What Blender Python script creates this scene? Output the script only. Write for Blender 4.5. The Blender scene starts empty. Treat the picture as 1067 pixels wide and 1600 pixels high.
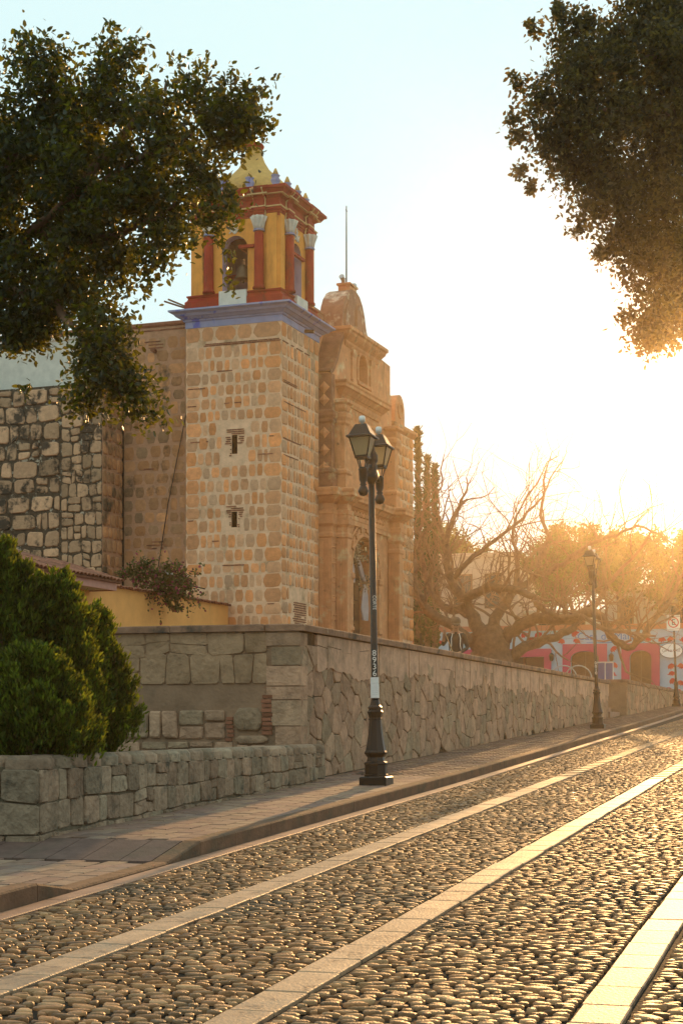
import bpy, bmesh, math, random
import numpy as np
from mathutils import Vector, Matrix
R = random.Random(7); NR = np.random.default_rng(7)
sc = bpy.context.scene
COL = sc.collection
rad = math.radians

# ------------------------------------------------------------------ camera, sky, sun, exposure
YAW = math.atan(0.299)              # the camera looks 16.6 degrees to the left of the street
CC, SS = math.cos(YAW), math.sin(YAW)
EYE = 1.6
cam_data = bpy.data.cameras.new('camera'); cam = bpy.data.objects.new('camera', cam_data); COL.objects.link(cam)
cam.location = (0, 0, EYE); cam.rotation_euler = (rad(90), 0, YAW)
cam_data.sensor_fit = 'VERTICAL'; cam_data.sensor_height = 36; cam_data.lens = 36 * 2600 / 1600
cam_data.shift_y = (1130 - 800) / 1600; cam_data.clip_end = 2000; cam_data.clip_start = 0.1
sc.camera = cam
SUN_EL, SUN_AZ = 11.8, -4.4         # degrees; azimuth from +Y (up the street) towards +X
w = bpy.data.worlds.new('World'); sc.world = w; w.use_nodes = True
nt = w.node_tree; nt.nodes.clear()
sky = nt.nodes.new('ShaderNodeTexSky'); sky.sky_type = 'NISHITA'; sky.sun_disc = False
sky.sun_elevation = rad(SUN_EL); sky.sun_rotation = rad(SUN_AZ); sky.air_density = 1.0; sky.dust_density = 1.5; sky.ozone_density = 1.0
mx = nt.nodes.new('ShaderNodeMix'); mx.data_type = 'RGBA'; mx.blend_type = 'MIX'
mx.inputs['Factor'].default_value = 0.985
mx.inputs[7].default_value = (7.1, 9.3, 9.45, 1)
bg = nt.nodes.new('ShaderNodeBackground'); bg.inputs['Strength'].default_value = 0.1
wo = nt.nodes.new('ShaderNodeOutputWorld')
nt.links.new(sky.outputs[0], mx.inputs[6]); nt.links.new(mx.outputs[2], bg.inputs[0]); nt.links.new(bg.outputs[0], wo.inputs[0])
sl = bpy.data.lights.new('sun', 'SUN'); so = bpy.data.objects.new('sun', sl); COL.objects.link(so)
sl.energy = 5.0; sl.angle = rad(0.6); sl.color = (1.0, 0.54, 0.2)
sd = Vector((math.sin(rad(SUN_AZ)) * math.cos(rad(SUN_EL)), math.cos(rad(SUN_AZ)) * math.cos(rad(SUN_EL)), math.sin(rad(SUN_EL))))
so.rotation_euler = sd.to_track_quat('Z', 'Y').to_euler(); so.location = (0, 40, 40)
vs = sc.view_settings; vs.view_transform = 'Standard'; vs.look = 'None'; vs.gamma = 1; vs.use_curve_mapping = False
vs.exposure = 0.08
cy = sc.cycles; cy.use_denoising = True
try: cy.denoiser = 'OPENIMAGEDENOISE'
except Exception: pass
cy.max_bounces = 6; cy.diffuse_bounces = 3; cy.glossy_bounces = 2; cy.transmission_bounces = 3; cy.transparent_max_bounces = 8; cy.volume_bounces = 0
cy.caustics_reflective = False; cy.caustics_refractive = False; cy.sample_clamp_indirect = 6
HAZE = 0.00047

# ------------------------------------------------------------------ materials
MATS = {}
def M(name, base, var=.18, scale=3., rough=.85, bump=0., bscale=25., spec=.25, rv=0., hue=None, stain=None, metal=0., trans=None, tint=None):
    m = bpy.data.materials.new(name); m.use_nodes = True; n = m.node_tree.nodes; l = m.node_tree.links; n.clear()
    out = n.new('ShaderNodeOutputMaterial'); b = n.new('ShaderNodeBsdfPrincipled')
    b.inputs['Roughness'].default_value = rough; b.inputs['Specular IOR Level'].default_value = spec; b.inputs['Metallic'].default_value = metal
    if tint: b.inputs['Specular Tint'].default_value = (*tint, 1)
    g = n.new('ShaderNodeNewGeometry'); oi = n.new('ShaderNodeObjectInfo')
    nz = n.new('ShaderNodeTexNoise'); nz.inputs['Scale'].default_value = scale; nz.inputs['Detail'].default_value = 7; nz.inputs['Roughness'].default_value = .62
    l.new(g.outputs['Position'], nz.inputs['Vector'])
    mr = n.new('ShaderNodeMapRange'); mr.inputs['From Min'].default_value = .28; mr.inputs['From Max'].default_value = .72
    mr.inputs['To Min'].default_value = 1 - var; mr.inputs['To Max'].default_value = 1 + var; l.new(nz.outputs['Fac'], mr.inputs['Value'])
    add = n.new('ShaderNodeMath'); add.operation = 'ADD'; l.new(oi.outputs['Random'], add.inputs[0]); l.new(g.outputs['Random Per Island'], add.inputs[1])
    fr = n.new('ShaderNodeMath'); fr.operation = 'FRACT'; l.new(add.outputs[0], fr.inputs[0])
    rr = n.new('ShaderNodeMapRange'); rr.inputs['To Min'].default_value = 1 - rv; rr.inputs['To Max'].default_value = 1 + rv; l.new(fr.outputs[0], rr.inputs['Value'])
    mul = n.new('ShaderNodeMath'); mul.operation = 'MULTIPLY'; l.new(mr.outputs[0], mul.inputs[0]); l.new(rr.outputs[0], mul.inputs[1])
    colsock = None
    rgb = n.new('ShaderNodeRGB'); rgb.outputs[0].default_value = (*base, 1); colsock = rgb.outputs[0]
    if hue:
        f2 = n.new('ShaderNodeMath'); f2.operation = 'MULTIPLY'; f2.inputs[1].default_value = 7.31; l.new(fr.outputs[0], f2.inputs[0])
        f3 = n.new('ShaderNodeMath'); f3.operation = 'FRACT'; l.new(f2.outputs[0], f3.inputs[0])
        f4 = n.new('ShaderNodeMath'); f4.operation = 'POWER'; f4.inputs[1].default_value = hue[1]; l.new(f3.outputs[0], f4.inputs[0])
        hx = n.new('ShaderNodeMix'); hx.data_type = 'RGBA'; l.new(f4.outputs[0], hx.inputs['Factor']); l.new(colsock, hx.inputs[6]); hx.inputs[7].default_value = (*hue[0], 1)
        colsock = hx.outputs[2]
    for st in (stain or []):
        sn = n.new('ShaderNodeTexNoise'); sn.inputs['Scale'].default_value = st[1]; sn.inputs['Detail'].default_value = 6; sn.inputs['Roughness'].default_value = .65
        if len(st) > 4:
            mp = n.new('ShaderNodeMapping'); mp.inputs['Scale'].default_value = st[4]; mp.inputs['Location'].default_value = (st[1], 3.3, 1.7); l.new(g.outputs['Position'], mp.inputs['Vector']); l.new(mp.outputs[0], sn.inputs['Vector'])
        else: l.new(g.outputs['Position'], sn.inputs['Vector'])
        sr = n.new('ShaderNodeMapRange'); sr.inputs['From Min'].default_value = st[2]; sr.inputs['From Max'].default_value = st[2] + st[3]; l.new(sn.outputs['Fac'], sr.inputs['Value'])
        sx = n.new('ShaderNodeMix'); sx.data_type = 'RGBA'; l.new(sr.outputs[0], sx.inputs['Factor']); l.new(colsock, sx.inputs[6]); sx.inputs[7].default_value = (*st[0], 1)
        colsock = sx.outputs[2]
    vm = n.new('ShaderNodeVectorMath'); vm.operation = 'SCALE'; l.new(colsock, vm.inputs[0]); l.new(mul.outputs[0], vm.inputs['Scale'])
    l.new(vm.outputs[0], b.inputs['Base Color'])
    if bump:
        bn = n.new('ShaderNodeTexNoise'); bn.inputs['Scale'].default_value = bscale; bn.inputs['Detail'].default_value = 6; l.new(g.outputs['Position'], bn.inputs['Vector'])
        bp = n.new('ShaderNodeBump'); bp.inputs['Strength'].default_value = 1; bp.inputs['Distance'].default_value = bump; l.new(bn.outputs['Fac'], bp.inputs['Height']); l.new(bp.outputs[0], b.inputs['Normal'])
    if trans:
        t = n.new('ShaderNodeBsdfTranslucent'); ms = n.new('ShaderNodeMixShader'); ms.inputs[0].default_value = trans[1]
        tv = n.new('ShaderNodeVectorMath'); tv.operation = 'SCALE'; tv.inputs[0].default_value = trans[0]; l.new(mul.outputs[0], tv.inputs['Scale']); l.new(tv.outputs[0], t.inputs[0])
        l.new(b.outputs[0], ms.inputs[1]); l.new(t.outputs[0], ms.inputs[2]); l.new(ms.outputs[0], out.inputs[0])
    else: l.new(b.outputs[0], out.inputs[0])
    MATS[name] = m; return m

M('tower stone', (.701, .276, .104), .2, 6, .9, .012, 30, .15, rv=.22, hue=((.5, .3, .18), 1.4))
M('tower mortar', (.72, .451, .281), .2, 4, .92, .012, 22, .1, stain=[((.36, .22, .12), 1.1, .55, .15)])
M('nave stone', (.514, .235, .104), .22, 5, .9, .012, 30, .15, rv=.25, hue=((.27, .16, .09), 1.5), stain=[((.08, .055, .035), .9, .57, .12)])
M('nave mortar', (.454, .239, .14), .2, 4, .92, .012, 22, .1, stain=[((.07, .055, .04), .9, .60, .12)])
M('buttress stone', (.525, .307, .175), .22, 7, .9, .02, 18, .15, rv=.2, hue=((.32, .2, .115), 2.0), stain=[((.06, .045, .032), 1.3, .53, .08)])
M('buttress mortar', (.085, .06, .04), .5, 6, .95, .03, 14, .1, stain=[((.36, .31, .23), 5.0, .58, .05)])
M('carved stone', (.573, .257, .122), .2, 3, .9, .01, 20, .15, stain=[((.62, .43, .25), 1.7, .56, .12), ((.16, .085, .045), 1.1, .58, .14, (1, 1, .35)), ((.2, .11, .06), 4.5, .62, .1)])
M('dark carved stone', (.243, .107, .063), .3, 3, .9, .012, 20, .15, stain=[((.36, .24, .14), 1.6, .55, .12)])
M('crest plaster', (.32, .166, .104), .25, 3, .9, .01, 20, .15, stain=[((.55, .44, .33), 1.6, .52, .1)])
M('brick red', (.25, .1, .058), .25, 8, .9, .006, 40, .15, rv=.3)
M('yellow plaster', (.78, .32, .065), .14, 2.5, .85, .006, 25, .2, stain=[((.5, .19, .045), 1.8, .52, .2, (1, 1, .22)), ((.24, .12, .05), 4, .62, .1, (1, 1, .2)), ((.7, .5, .25), 3, .66, .1)])
M('annex plaster', (.75, .344, .104), .1, 2, .85, .006, 25, .2, stain=[((.5, .3, .11), 1.2, .6, .2, (1, 1, .3))])
M('red paint', (.3, .018, .007), .2, 3, .75, .006, 30, .25, stain=[((.13, .022, .014), 2.6, .53, .15, (1, 1, .3)), ((.42, .14, .07), 5, .66, .08)])
M('blue paint', (.27, .3, .46), .15, 3, .8, .006, 30, .2, stain=[((.1, .13, .45), 2.2, .58, .06, (1, 1, .3)), ((.3, .26, .3), 1.3, .58, .15)])
M('lavender plaster', (.42, .34, .44), .15, 3, .85, .006, 30, .2)
M('white plaster', (.62, .57, .48), .15, 3, .88, .008, 20, .2, stain=[((.25, .2, .15), 4, .66, .06)])
M('cream trim', (.6, .4, .2), .15, 5, .85, .006, 30, .2)
M('dome plaster', (.5, .3, .09), .2, 3, .88, .008, 20, .2, stain=[((.26, .15, .07), 1.6, .55, .2)])
M('slit shade', (.02, .016, .012), .1, 3, .9)  # near black for the tower slits: shade put into the colour
M('bronze', (.12, .08, .045), .2, 6, .5, .003, 30, .5, metal=.7)
M('wall stone', (.399, .23, .143), .34, 5, .9, .035, 14, .15, rv=.2, hue=((.3, .21, .13), 1.8), stain=[((.14, .11, .075), 2.4, .6, .15)])
M('wall mortar', (.074, .043, .024), .3, 6, .95, .02, 18, .1, stain=[((.1, .08, .055), 2.4, .55, .15)])
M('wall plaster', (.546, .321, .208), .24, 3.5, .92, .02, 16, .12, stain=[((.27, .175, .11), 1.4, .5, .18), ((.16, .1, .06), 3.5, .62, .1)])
M('end wall plaster', (.269, .164, .101), .25, 2, .92, .015, 18, .12, stain=[((.19, .13, .085), 1.5, .55, .2)])  # darker than the street side plaster: tree shade put into the colour
M('end wall stone', (.336, .209, .122), .3, 4, .92, .03, 14, .12, rv=.14, stain=[((.2, .125, .065), 1.4, .52, .2)])  # darkened stone of the end wall, tree shade worked into its colour
M('coping', (.252, .139, .087), .35, 4, .9, .012, 25, .15, stain=[((.06, .05, .04), 2.2, .52, .15), ((.34, .29, .21), 5, .62, .08)])
M('planter stone', (.281, .182, .117), .34, 7, .9, .035, 16, .15, rv=.26, hue=((.25, .19, .125), 1.3), stain=[((.1, .085, .06), 3.2, .57, .12), ((.06, .05, .035), 9, .66, .06)])
M('planter mortar', (.13, .1, .065), .35, 8, .95, .02, 18, .1)
M('paver', (.211, .119, .085), .22, 9, .78, .004, 45, .25, rv=.16, hue=((.27, .175, .11), 1.5), stain=[((.17, .12, .1), 1.0, .54, .2)])
M('dark paver', (.133, .079, .061), .25, 7, .8, .004, 45, .25, stain=[((.1, .07, .05), 1.5, .5, .2)])
M('paver joint', (.05, .035, .022), .3, 9, .95, .004, 40, .1)
M('kerb', (.164, .086, .048), .3, 5, .85, .008, 30, .2, rv=.08, stain=[((.08, .065, .04), 2, .5, .2)])
M('cobble', (.227, .102, .04), .4, 14, .52, .008, 70, .45, rv=.55, stain=[((.09, .055, .03), .55, .53, .1), ((.05, .035, .022), 7, .62, .08)], tint=(1, .7, .44), hue=((.3, .17, .08), 1.8))
M('road bed', (.03, .02, .012), .35, 12, .9, .012, 35, .15)
M('road band', (.378, .229, .129), .25, 6, .58, .006, 50, .35, rv=.14, stain=[((.13, .08, .045), 9, .56, .08), ((.1, .06, .035), 2.2, .56, .15), ((.24, .18, .12), 1.6, .55, .2)])
M('gutter', (.315, .167, .101), .25, 5, .6, .004, 60, .3)
M('earth', (.09, .065, .04), .3, 4, .95, .02, 15)
M('plaza stone', (.315, .189, .131), .2, 3, .85, .006, 30)
M('iron', (.012, .009, .006), .3, 8, .42, .002, 60, .3)
M('glass', (.5, .4, .25), .05, 3, .15, 0, 1, .5, trans=((.75, .68, .5), .75))
M('white plastic', (.75, .73, .68), .04, 3, .5)
M('paper', (.7, .66, .62), .06, 20, .8)
M('stencil paint', (.72, .68, .62), .05, 3, .7)
M('sign red', (.55, .06, .04), .05, 3, .5)
M('sign black', (.02, .02, .02), .05, 3, .5)
M('sign brown', (.13, .05, .03), .05, 3, .6)
M('mural blue', (.297, .378, .446), .1, 2, .85, .004, 20)
M('mural red', (.42, .03, .02), .15, 6, .8)
M('mural pink', (.425, .043, .102), .08, 3, .8)
M('mural letters', (.07, .16, .36), .08, 3, .8)
M('orange band', (.45, .17, .09), .08, 3, .8)
M('door wood', (.16, .075, .035), .25, 5, .65, .004, 30)
M('far white wall', (.45, .4, .34), .12, 1, .9, .005, 10)
M('far beige wall', (.5, .34, .24), .12, 1, .9, .005, 10)
M('window dark', (.03, .028, .026), .1, 3, .25, 0, 1, .5)
M('board blue', (.12, .15, .32), .1, 3, .6)
M('steel', (.35, .34, .33), .1, 6, .35, 0, 1, .5, metal=.9)
M('roof tile', (.26, .1, .055), .3, 7, .85, .008, 30, rv=.3)
M('pink fascia', (.48, .23, .17), .15, 4, .85)
M('soffit', (.4, .33, .22), .15, 3, .9)
M('green wall', (.16, .2, .14), .15, 3, .9)
M('bark', (.186, .104, .063), .35, 6, .92, .02, 20, .15)
M('twig', (.237, .129, .077), .25, 8, .9, 0, 1, .15)
M('leaf laurel', (.012, .02, .005), .3, 2, .45, 0, 1, .25, rv=.5, trans=((.3, .27, .012), .26))
M('leaf far laurel', (.036, .03, .011), .3, 2, .55, 0, 1, .25, rv=.4, trans=((.3, .2, .03), .35))
M('thuja', (.025, .043, .006), .4, 3, .65, 0, 1, .15, rv=.55, hue=((.07, .045, .014), 5), trans=((.3, .34, .02), .3))
M('bougainvillea leaf', (.075, .07, .022), .3, 3, .6, rv=.4, trans=((.2, .18, .03), .3))
M('bougainvillea flower', (.22, .04, .06), .3, 3, .7, rv=.4, trans=((.4, .08, .12), .4))
M('cypress leaf', (.04, .05, .02), .3, 2, .7, rv=.4, trans=((.15, .15, .03), .25))
M('far leaf', (.06, .065, .02), .3, 2, .6, rv=.4, trans=((.25, .22, .04), .35))
M('skin', (.33, .17, .1), .08, 6, .6)
M('hair', (.02, .015, .012), .1, 8, .6)
M('shirt', (.04, .03, .024), .15, 12, .9)
M('jersey', (.13, .12, .11), .1, 10, .9)
M('trousers', (.05, .045, .05), .15, 10, .9)
M('cap', (.16, .09, .05), .1, 10, .8)
M('broom wood', (.4, .27, .14), .1, 10, .7)
M('straw', (.36, .25, .1), .2, 14, .9)
M('cloth', (.62, .52, .5), .1, 5, .9, trans=((.5, .4, .38), .3))
M('dried flowers', (.24, .15, .08), .3, 10, .9, rv=.5, hue=((.5, .4, .26), 1.4))
def mt(n): return MATS[n]

# ------------------------------------------------------------------ mesh helpers
class MB:
    def __init__(s): s.v = []; s.f = []; s.m = []
    def add(s, vs, fs, mi=0):
        o = len(s.v); s.v += [tuple(p) for p in vs]; s.f += [tuple(i + o for i in f) for f in fs]; s.m += [mi] * len(fs)
    def box(s, x0, x1, y0, y1, z0, z1, mi=0):
        s.add([(x0,y0,z0),(x1,y0,z0),(x1,y1,z0),(x0,y1,z0),(x0,y0,z1),(x1,y0,z1),(x1,y1,z1),(x0,y1,z1)],
              [(0,3,2,1),(4,5,6,7),(0,1,5,4),(1,2,6,5),(2,3,7,6),(3,0,4,7)], mi)
    def ring(s, x0, x1, y0, y1, prof, mi=0, cap=True):      # rectangle swept up a profile of (offset, z)
        v = []; n = len(prof)
        for o, z in prof: v += [(x0-o,y0-o,z),(x1+o,y0-o,z),(x1+o,y1+o,z),(x0-o,y1+o,z)]
        f = [(i*4+k, i*4+(k+1)%4, i*4+4+(k+1)%4, i*4+4+k) for i in range(n-1) for k in range(4)]
        if cap: f += [(3,2,1,0), tuple((n-1)*4+k for k in range(4))]
        s.add(v, f, mi)
    def lathe(s, prof, n=16, c=(0,0,0), mi=0, rot=0, sq=1.0):
        v = []; m = len(prof)
        for r, z in prof:
            for k in range(n):
                a = 2*math.pi*k/n + rot; v.append((c[0]+r*math.cos(a), c[1]+r*math.sin(a)*sq, c[2]+z))
        f = [(i*n+k, i*n+(k+1)%n, (i+1)*n+(k+1)%n, (i+1)*n+k) for i in range(m-1) for k in range(n)]
        f += [tuple(range(n-1,-1,-1)), tuple((m-1)*n+k for k in range(n))]
        s.add(v, f, mi)
    def tube(s, pts, rs, n=6, mi=0):
        pts = [Vector(p) for p in pts]; m = len(pts); v = []
        up = Vector((.31, .23, .92))
        for i, p in enumerate(pts):
            d = (pts[min(i+1,m-1)] - pts[max(i-1,0)])
            if d.length < 1e-9: d = Vector((0,0,1))
            d.normalize(); a = d.cross(up)
            if a.length < .05: a = d.cross(Vector((1,0,0)))
            a.normalize(); b = d.cross(a)
            for k in range(n):
                t = 2*math.pi*k/n; v.append(p + (a*math.cos(t) + b*math.sin(t))*rs[i])
        f = [(i*n+k, i*n+(k+1)%n, (i+1)*n+(k+1)%n, (i+1)*n+k) for i in range(m-1) for k in range(n)]
        f += [tuple(range(n-1,-1,-1)), tuple((m-1)*n+k for k in range(n))]
        s.add(v, f, mi)
    def prism(s, poly, fn, d0, d1, mi=0):                    # poly of (u, z); fn(u, z, depth) -> xyz
        n = len(poly); v = [fn(u,z,d0) for u,z in poly] + [fn(u,z,d1) for u,z in poly]
        s.add(v, [tuple(range(n)), tuple(range(2*n-1,n-1,-1))] + [(i,i+n,(i+1)%n+n,(i+1)%n) for i in range(n)], mi)
    def build(s, name, mats, parent=None, smooth=False, loc=None, rz=None):
        me = bpy.data.meshes.new(name); me.from_pydata(s.v, [], s.f)
        if not isinstance(mats, (list, tuple)): mats = [mats]
        for m in mats: me.materials.append(mt(m) if isinstance(m, str) else m)
        if len(mats) > 1: me.polygons.foreach_set('material_index', s.m)
        bm = bmesh.new(); bm.from_mesh(me); bmesh.ops.recalc_face_normals(bm, faces=bm.faces[:]); bm.to_mesh(me); bm.free()
        if smooth: me.polygons.foreach_set('use_smooth', [True]*len(me.polygons))
        return put(name, me, parent, loc, rz)
def put(name, me, parent=None, loc=None, rz=None, scale=None):
    o = bpy.data.objects.new(name, me); COL.objects.link(o)
    if parent is not None: o.parent = parent
    if loc is not None: o.location = loc
    if rz is not None: o.rotation_euler = (0, 0, rz)
    if scale is not None: o.scale = scale
    return o
def mesh_np(name, V, F, mat, parent=None, smooth=False):    # V (n,3); F (m,k) of one polygon size, or a list of such arrays
    Fs = F if isinstance(F, list) else [F]
    me = bpy.data.meshes.new(name); me.vertices.add(len(V)); me.vertices.foreach_set('co', np.asarray(V, np.float32).ravel())
    tot = np.concatenate([np.full(len(f), f.shape[1], np.int32) for f in Fs]); loops = np.concatenate([f.ravel() for f in Fs]).astype(np.int32)
    me.loops.add(len(loops)); me.loops.foreach_set('vertex_index', loops)
    me.polygons.add(len(tot)); st = np.zeros(len(tot), np.int32); st[1:] = np.cumsum(tot)[:-1]
    me.polygons.foreach_set('loop_start', st); me.polygons.foreach_set('loop_total', tot)
    if smooth: me.polygons.foreach_set('use_smooth', np.ones(len(tot), bool))
    me.materials.append(mt(mat)); me.update(); me.validate()
    return put(name, me, parent)
def tag(o, label=None, cat=None, group=None, kind=None):
    if label: o['label'] = label
    if cat: o['category'] = cat
    if group: o['group'] = group
    if kind: o['kind'] = kind
    return o
def thing(name, label, cat, loc=(0,0,0), rz=0, group=None):
    o = bpy.data.objects.new(name, None); COL.objects.link(o); o.location = loc; o.rotation_euler = (0,0,rz); o.empty_display_size = .2
    return tag(o, label, cat, group)
def copy_tree(o, parent=None):
    c = o.copy(); COL.objects.link(c)
    if parent is not None: c.parent = parent
    for ch in list(o.children): copy_tree(ch, c)
    return c
def at(x, y, d):                     # photo pixel (1067 x 1600) at d metres ahead of the camera -> point in the place
    a = (x - 533.5) / 2600 * d
    return Vector((a*CC - d*SS, a*SS + d*CC, EYE + (1130 - y) / 2600 * d))
def text(name, body, size, parent, loc, rot, mat, extrude=.002, align='CENTER'):
    c = bpy.data.curves.new(name, 'FONT'); c.body = body; c.size = size; c.extrude = extrude; c.align_x = align; c.align_y = 'CENTER'
    o = bpy.data.objects.new(name, c); COL.objects.link(o); o.parent = parent; o.location = loc; o.rotation_euler = rot
    c.materials.append(mt(mat)); me = bpy.data.meshes.new_from_object(o.evaluated_get(bpy.context.evaluated_depsgraph_get()))
    bpy.data.objects.remove(o); o = put(name, me, parent, loc); o.rotation_euler = rot; return o

# rounded stone library: unit block in x/z, face towards -y
def stone_mesh(mat, rough=.08, square=.5, bulge=.12, n=10):
    vs = []; pts = []
    for k in range(n):
        a = 2*math.pi*(k+.5)/n; cx, cz = math.cos(a), math.sin(a)
        p = 2/square if square > 0 else 2
        r = (abs(cx)**p + abs(cz)**p)**(-1/p)
        j = 1 + R.uniform(-rough, rough*.5)
        pts.append((.5*cx*r*j, .5*cz*r*j))
    for x, z in pts: vs.append((x, 0, z))
    for x, z in pts: vs.append((x*.985, -.72, z*.985))
    for x, z in pts: vs.append((x*.8, -1 + R.uniform(-.1,.1), z*.8))
    vs.append((R.uniform(-.1,.1), -1 - bulge, R.uniform(-.1,.1)))
    f = [(i*n+k, i*n+(k+1)%n, (i+1)*n+(k+1)%n, (i+1)*n+k) for i in range(2) for k in range(n)] + [(2*n+k, 2*n+(k+1)%n, 3*n) for k in range(n)]
    return vs, f
STONE = {}
def stone_lib(mat, kind):
    key = (mat, kind)
    if key not in STONE:
        L = []
        for i in range(14):
            vs, f = stone_mesh(mat, *{'round': (.1, .62, .15), 'block': (.06, .3, .12), 'square': (.06, .2, .06), 'rough': (.14, .42, .25)}[kind])
            me = bpy.data.meshes.new('stone'); me.from_pydata(vs, [], f); me.materials.append(mt(mat))
            me.polygons.foreach_set('use_smooth', [True]*len(f)); L.append((me, vs, f))
        STONE[key] = L
    return STONE[key]
def lay_stones(parent, name, cells, fn, rz, depth, mat, kind, joint=.025):
    """cells of (u, z, w, h); fn(u, z) -> position on the wall face in the parent's frame; rz turns -y to the face normal"""
    lib = stone_lib(mat, kind)
    for u, z, w_, h_ in cells:
        me = R.choice(lib)[0]
        o = put(name, me, parent, fn(u, z), rz, (w_ - joint, depth*R.uniform(.7,1.3), h_ - joint))
        if R.random() < .5: o.scale.x *= -1
def pile_stones(mb, cells, fn, rz, depth, mat, kind, joint=.025):
    lib = stone_lib(mat, kind); c, s = math.cos(rz), math.sin(rz)
    for u, z, w_, h_ in cells:
        _, vs, f = R.choice(lib); b = fn(u, z); dd = depth*R.uniform(.7,1.3)
        out = []
        for x, y, q in vs:
            X, Y, Z = x*(w_-joint), y*dd, q*(h_-joint); out.append((b[0]+X*c-Y*s, b[1]+X*s+Y*c, b[2]+Z))
        mb.add(out, f)
def courses(u0, u1, z0, z1, rh, wr, quoin=None, holes=(), jit=.15):
    out = []; z = z0; row = 0
    nrow = max(1, round((z1-z0)/rh)); hs = [rh*R.uniform(1-jit,1+jit) for _ in range(nrow)]; k = (z1-z0)/sum(hs); hs = [h*k for h in hs]
    for h in hs:
        a, b = u0, u1; ws = []
        if quoin:
            ql = quoin[0]*R.uniform(.8,1.25) if quoin[0] else 0; qr = quoin[1]*R.uniform(.8,1.25) if quoin[1] else 0
            if ql: out.append((a+ql/2, z+h/2, ql, h)); a += ql
            if qr: out.append((b-qr/2, z+h/2, qr, h)); b -= qr
        u = a
        while u < b-1e-6:
            wd = R.uniform(*wr)
            if b-u-wd < wr[0]*.7: wd = b-u
            if not any(u+wd > H[0] and u < H[1] and z+h > H[2] and z < H[3] for H in holes):
                hh = h*R.uniform(.84,1.0); out.append((u+wd/2, z+h/2+R.uniform(-.02,.02), wd*R.uniform(.9,1), hh))
            u += wd
        z += h
    return out
def arch_poly(c, hw, spring, n=14):
    return [(c - hw*math.cos(math.pi*k/n), spring + hw*math.sin(math.pi*k/n)) for k in range(n+1)]
def arch_wall(mb, fn, u0, u1, z0, z1, c, hw, sill, spring, t, mi=0, mri=1, n=14):
    """wall u0..u1 x z0..z1, thickness t, with an arched opening"""
    A = arch_poly(c, hw, spring, n)
    for d, flip in ((0,0),(t,1)):
        def q(*p): mb.add([fn(u,z,d) for u,z in p], [tuple(range(len(p)))], mi if d == 0 else mri)
        q((u0,z0),(c-hw,z0),(c-hw,z1),(u0,z1)); q((c+hw,z0),(u1,z0),(u1,z1),(c+hw,z1))
        if sill > z0: q((c-hw,z0),(c+hw,z0),(c+hw,sill),(c-hw,sill))
        for a, b in zip(A, A[1:]): q(a, b, (b[0],z1), (a[0],z1))
    path = [(c-hw,sill)] + A + [(c+hw,sill)]
    for a, b in zip(path, path[1:] + path[:1]):
        mb.add([fn(*a,0),fn(*b,0),fn(*b,t),fn(*a,t)], [(0,1,2,3)], mri)
    for p, q_ in (((u0,z0),(u0,z1)),((u1,z0),(u1,z1)),((u0,z1),(u1,z1)),((u0,z0),(u1,z0))):
        mb.add([fn(*p,0),fn(*q_,0),fn(*q_,t),fn(*p,t)], [(0,1,2,3)], mi)
def holed_face(mb, fn, u0, u1, z0, z1, holes, depth, mi=0, mdark=1):
    us = sorted({u0,u1,*[h[0] for h in holes],*[h[1] for h in holes]}); zs = sorted({z0,z1,*[h[2] for h in holes],*[h[3] for h in holes]})
    for a, b in zip(us, us[1:]):
        for c, d in zip(zs, zs[1:]):
            if any(a >= h[0]-1e-6 and b <= h[1]+1e-6 and c >= h[2]-1e-6 and d <= h[3]+1e-6 for h in holes): continue
            mb.add([fn(a,c,0),fn(b,c,0),fn(b,d,0),fn(a,d,0)], [(0,1,2,3)], mi)
    for h in holes:
        p = [(h[0],h[2]),(h[1],h[2]),(h[1],h[3]),(h[0],h[3])]
        for a, b in zip(p, p[1:]+p[:1]): mb.add([fn(*a,0),fn(*b,0),fn(*b,depth),fn(*a,depth)], [(0,1,2,3)], mdark)  # reveals take the dark colour too, painting the shade inside the slit
        mb.add([fn(*a,depth) for a in p], [(0,1,2,3)], mdark)

# ------------------------------------------------------------------ street levels
def zr(y):                           # height of the carriageway
    y = min(max(y, -30), 130); return .0284*y + .00003*max(0, y-20)**2
def kx(y): return -5.55 - .012*max(0, y-25)       # face of the kerb
def hs(y):                           # pavement above carriageway: dips at the drive crossing
    if y < 10.9: return .13
    if y < 11.5: return .13 - .11*(y-10.9)/.6
    if y < 13.35: return .02
    if y < 14.1: return .02 + .11*(y-13.35)/.75
    return .13
def zp(y): return zr(y) + hs(y)
zrv = np.vectorize(zr)
def strip(mb, xs, ys, zf, mi=0):
    n = len(xs); v = [(x(y) if callable(x) else x, y, zf(y, i)) for y in ys for i, x in enumerate(xs)]
    mb.add(v, [(j*n+i, j*n+i+1, (j+1)*n+i+1, (j+1)*n+i) for j in range(len(ys)-1) for i in range(n-1)], mi)

g = MB(); YS = [-320,-100,-40,-30,-10,0,5,10,15,20,25,30,40,50,60,70,80,90,100,110,120,130,200,320]
strip(g, [-320,-60,-20,-9,0,12,60,320], YS, lambda y, i: zr(y) - .12)
tag(g.build('ground', 'earth'), 'bare earth under the street', None, None, 'structure')
g = MB(); YR = [-30+i*1.0 for i in range(161)]
strip(g, [lambda y: kx(y)-.02, -3, 0, 3, 7.5], YR, lambda y, i: zr(y) - .02)
road = tag(g.build('road', 'road bed'), None, None, None, 'structure')

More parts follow.
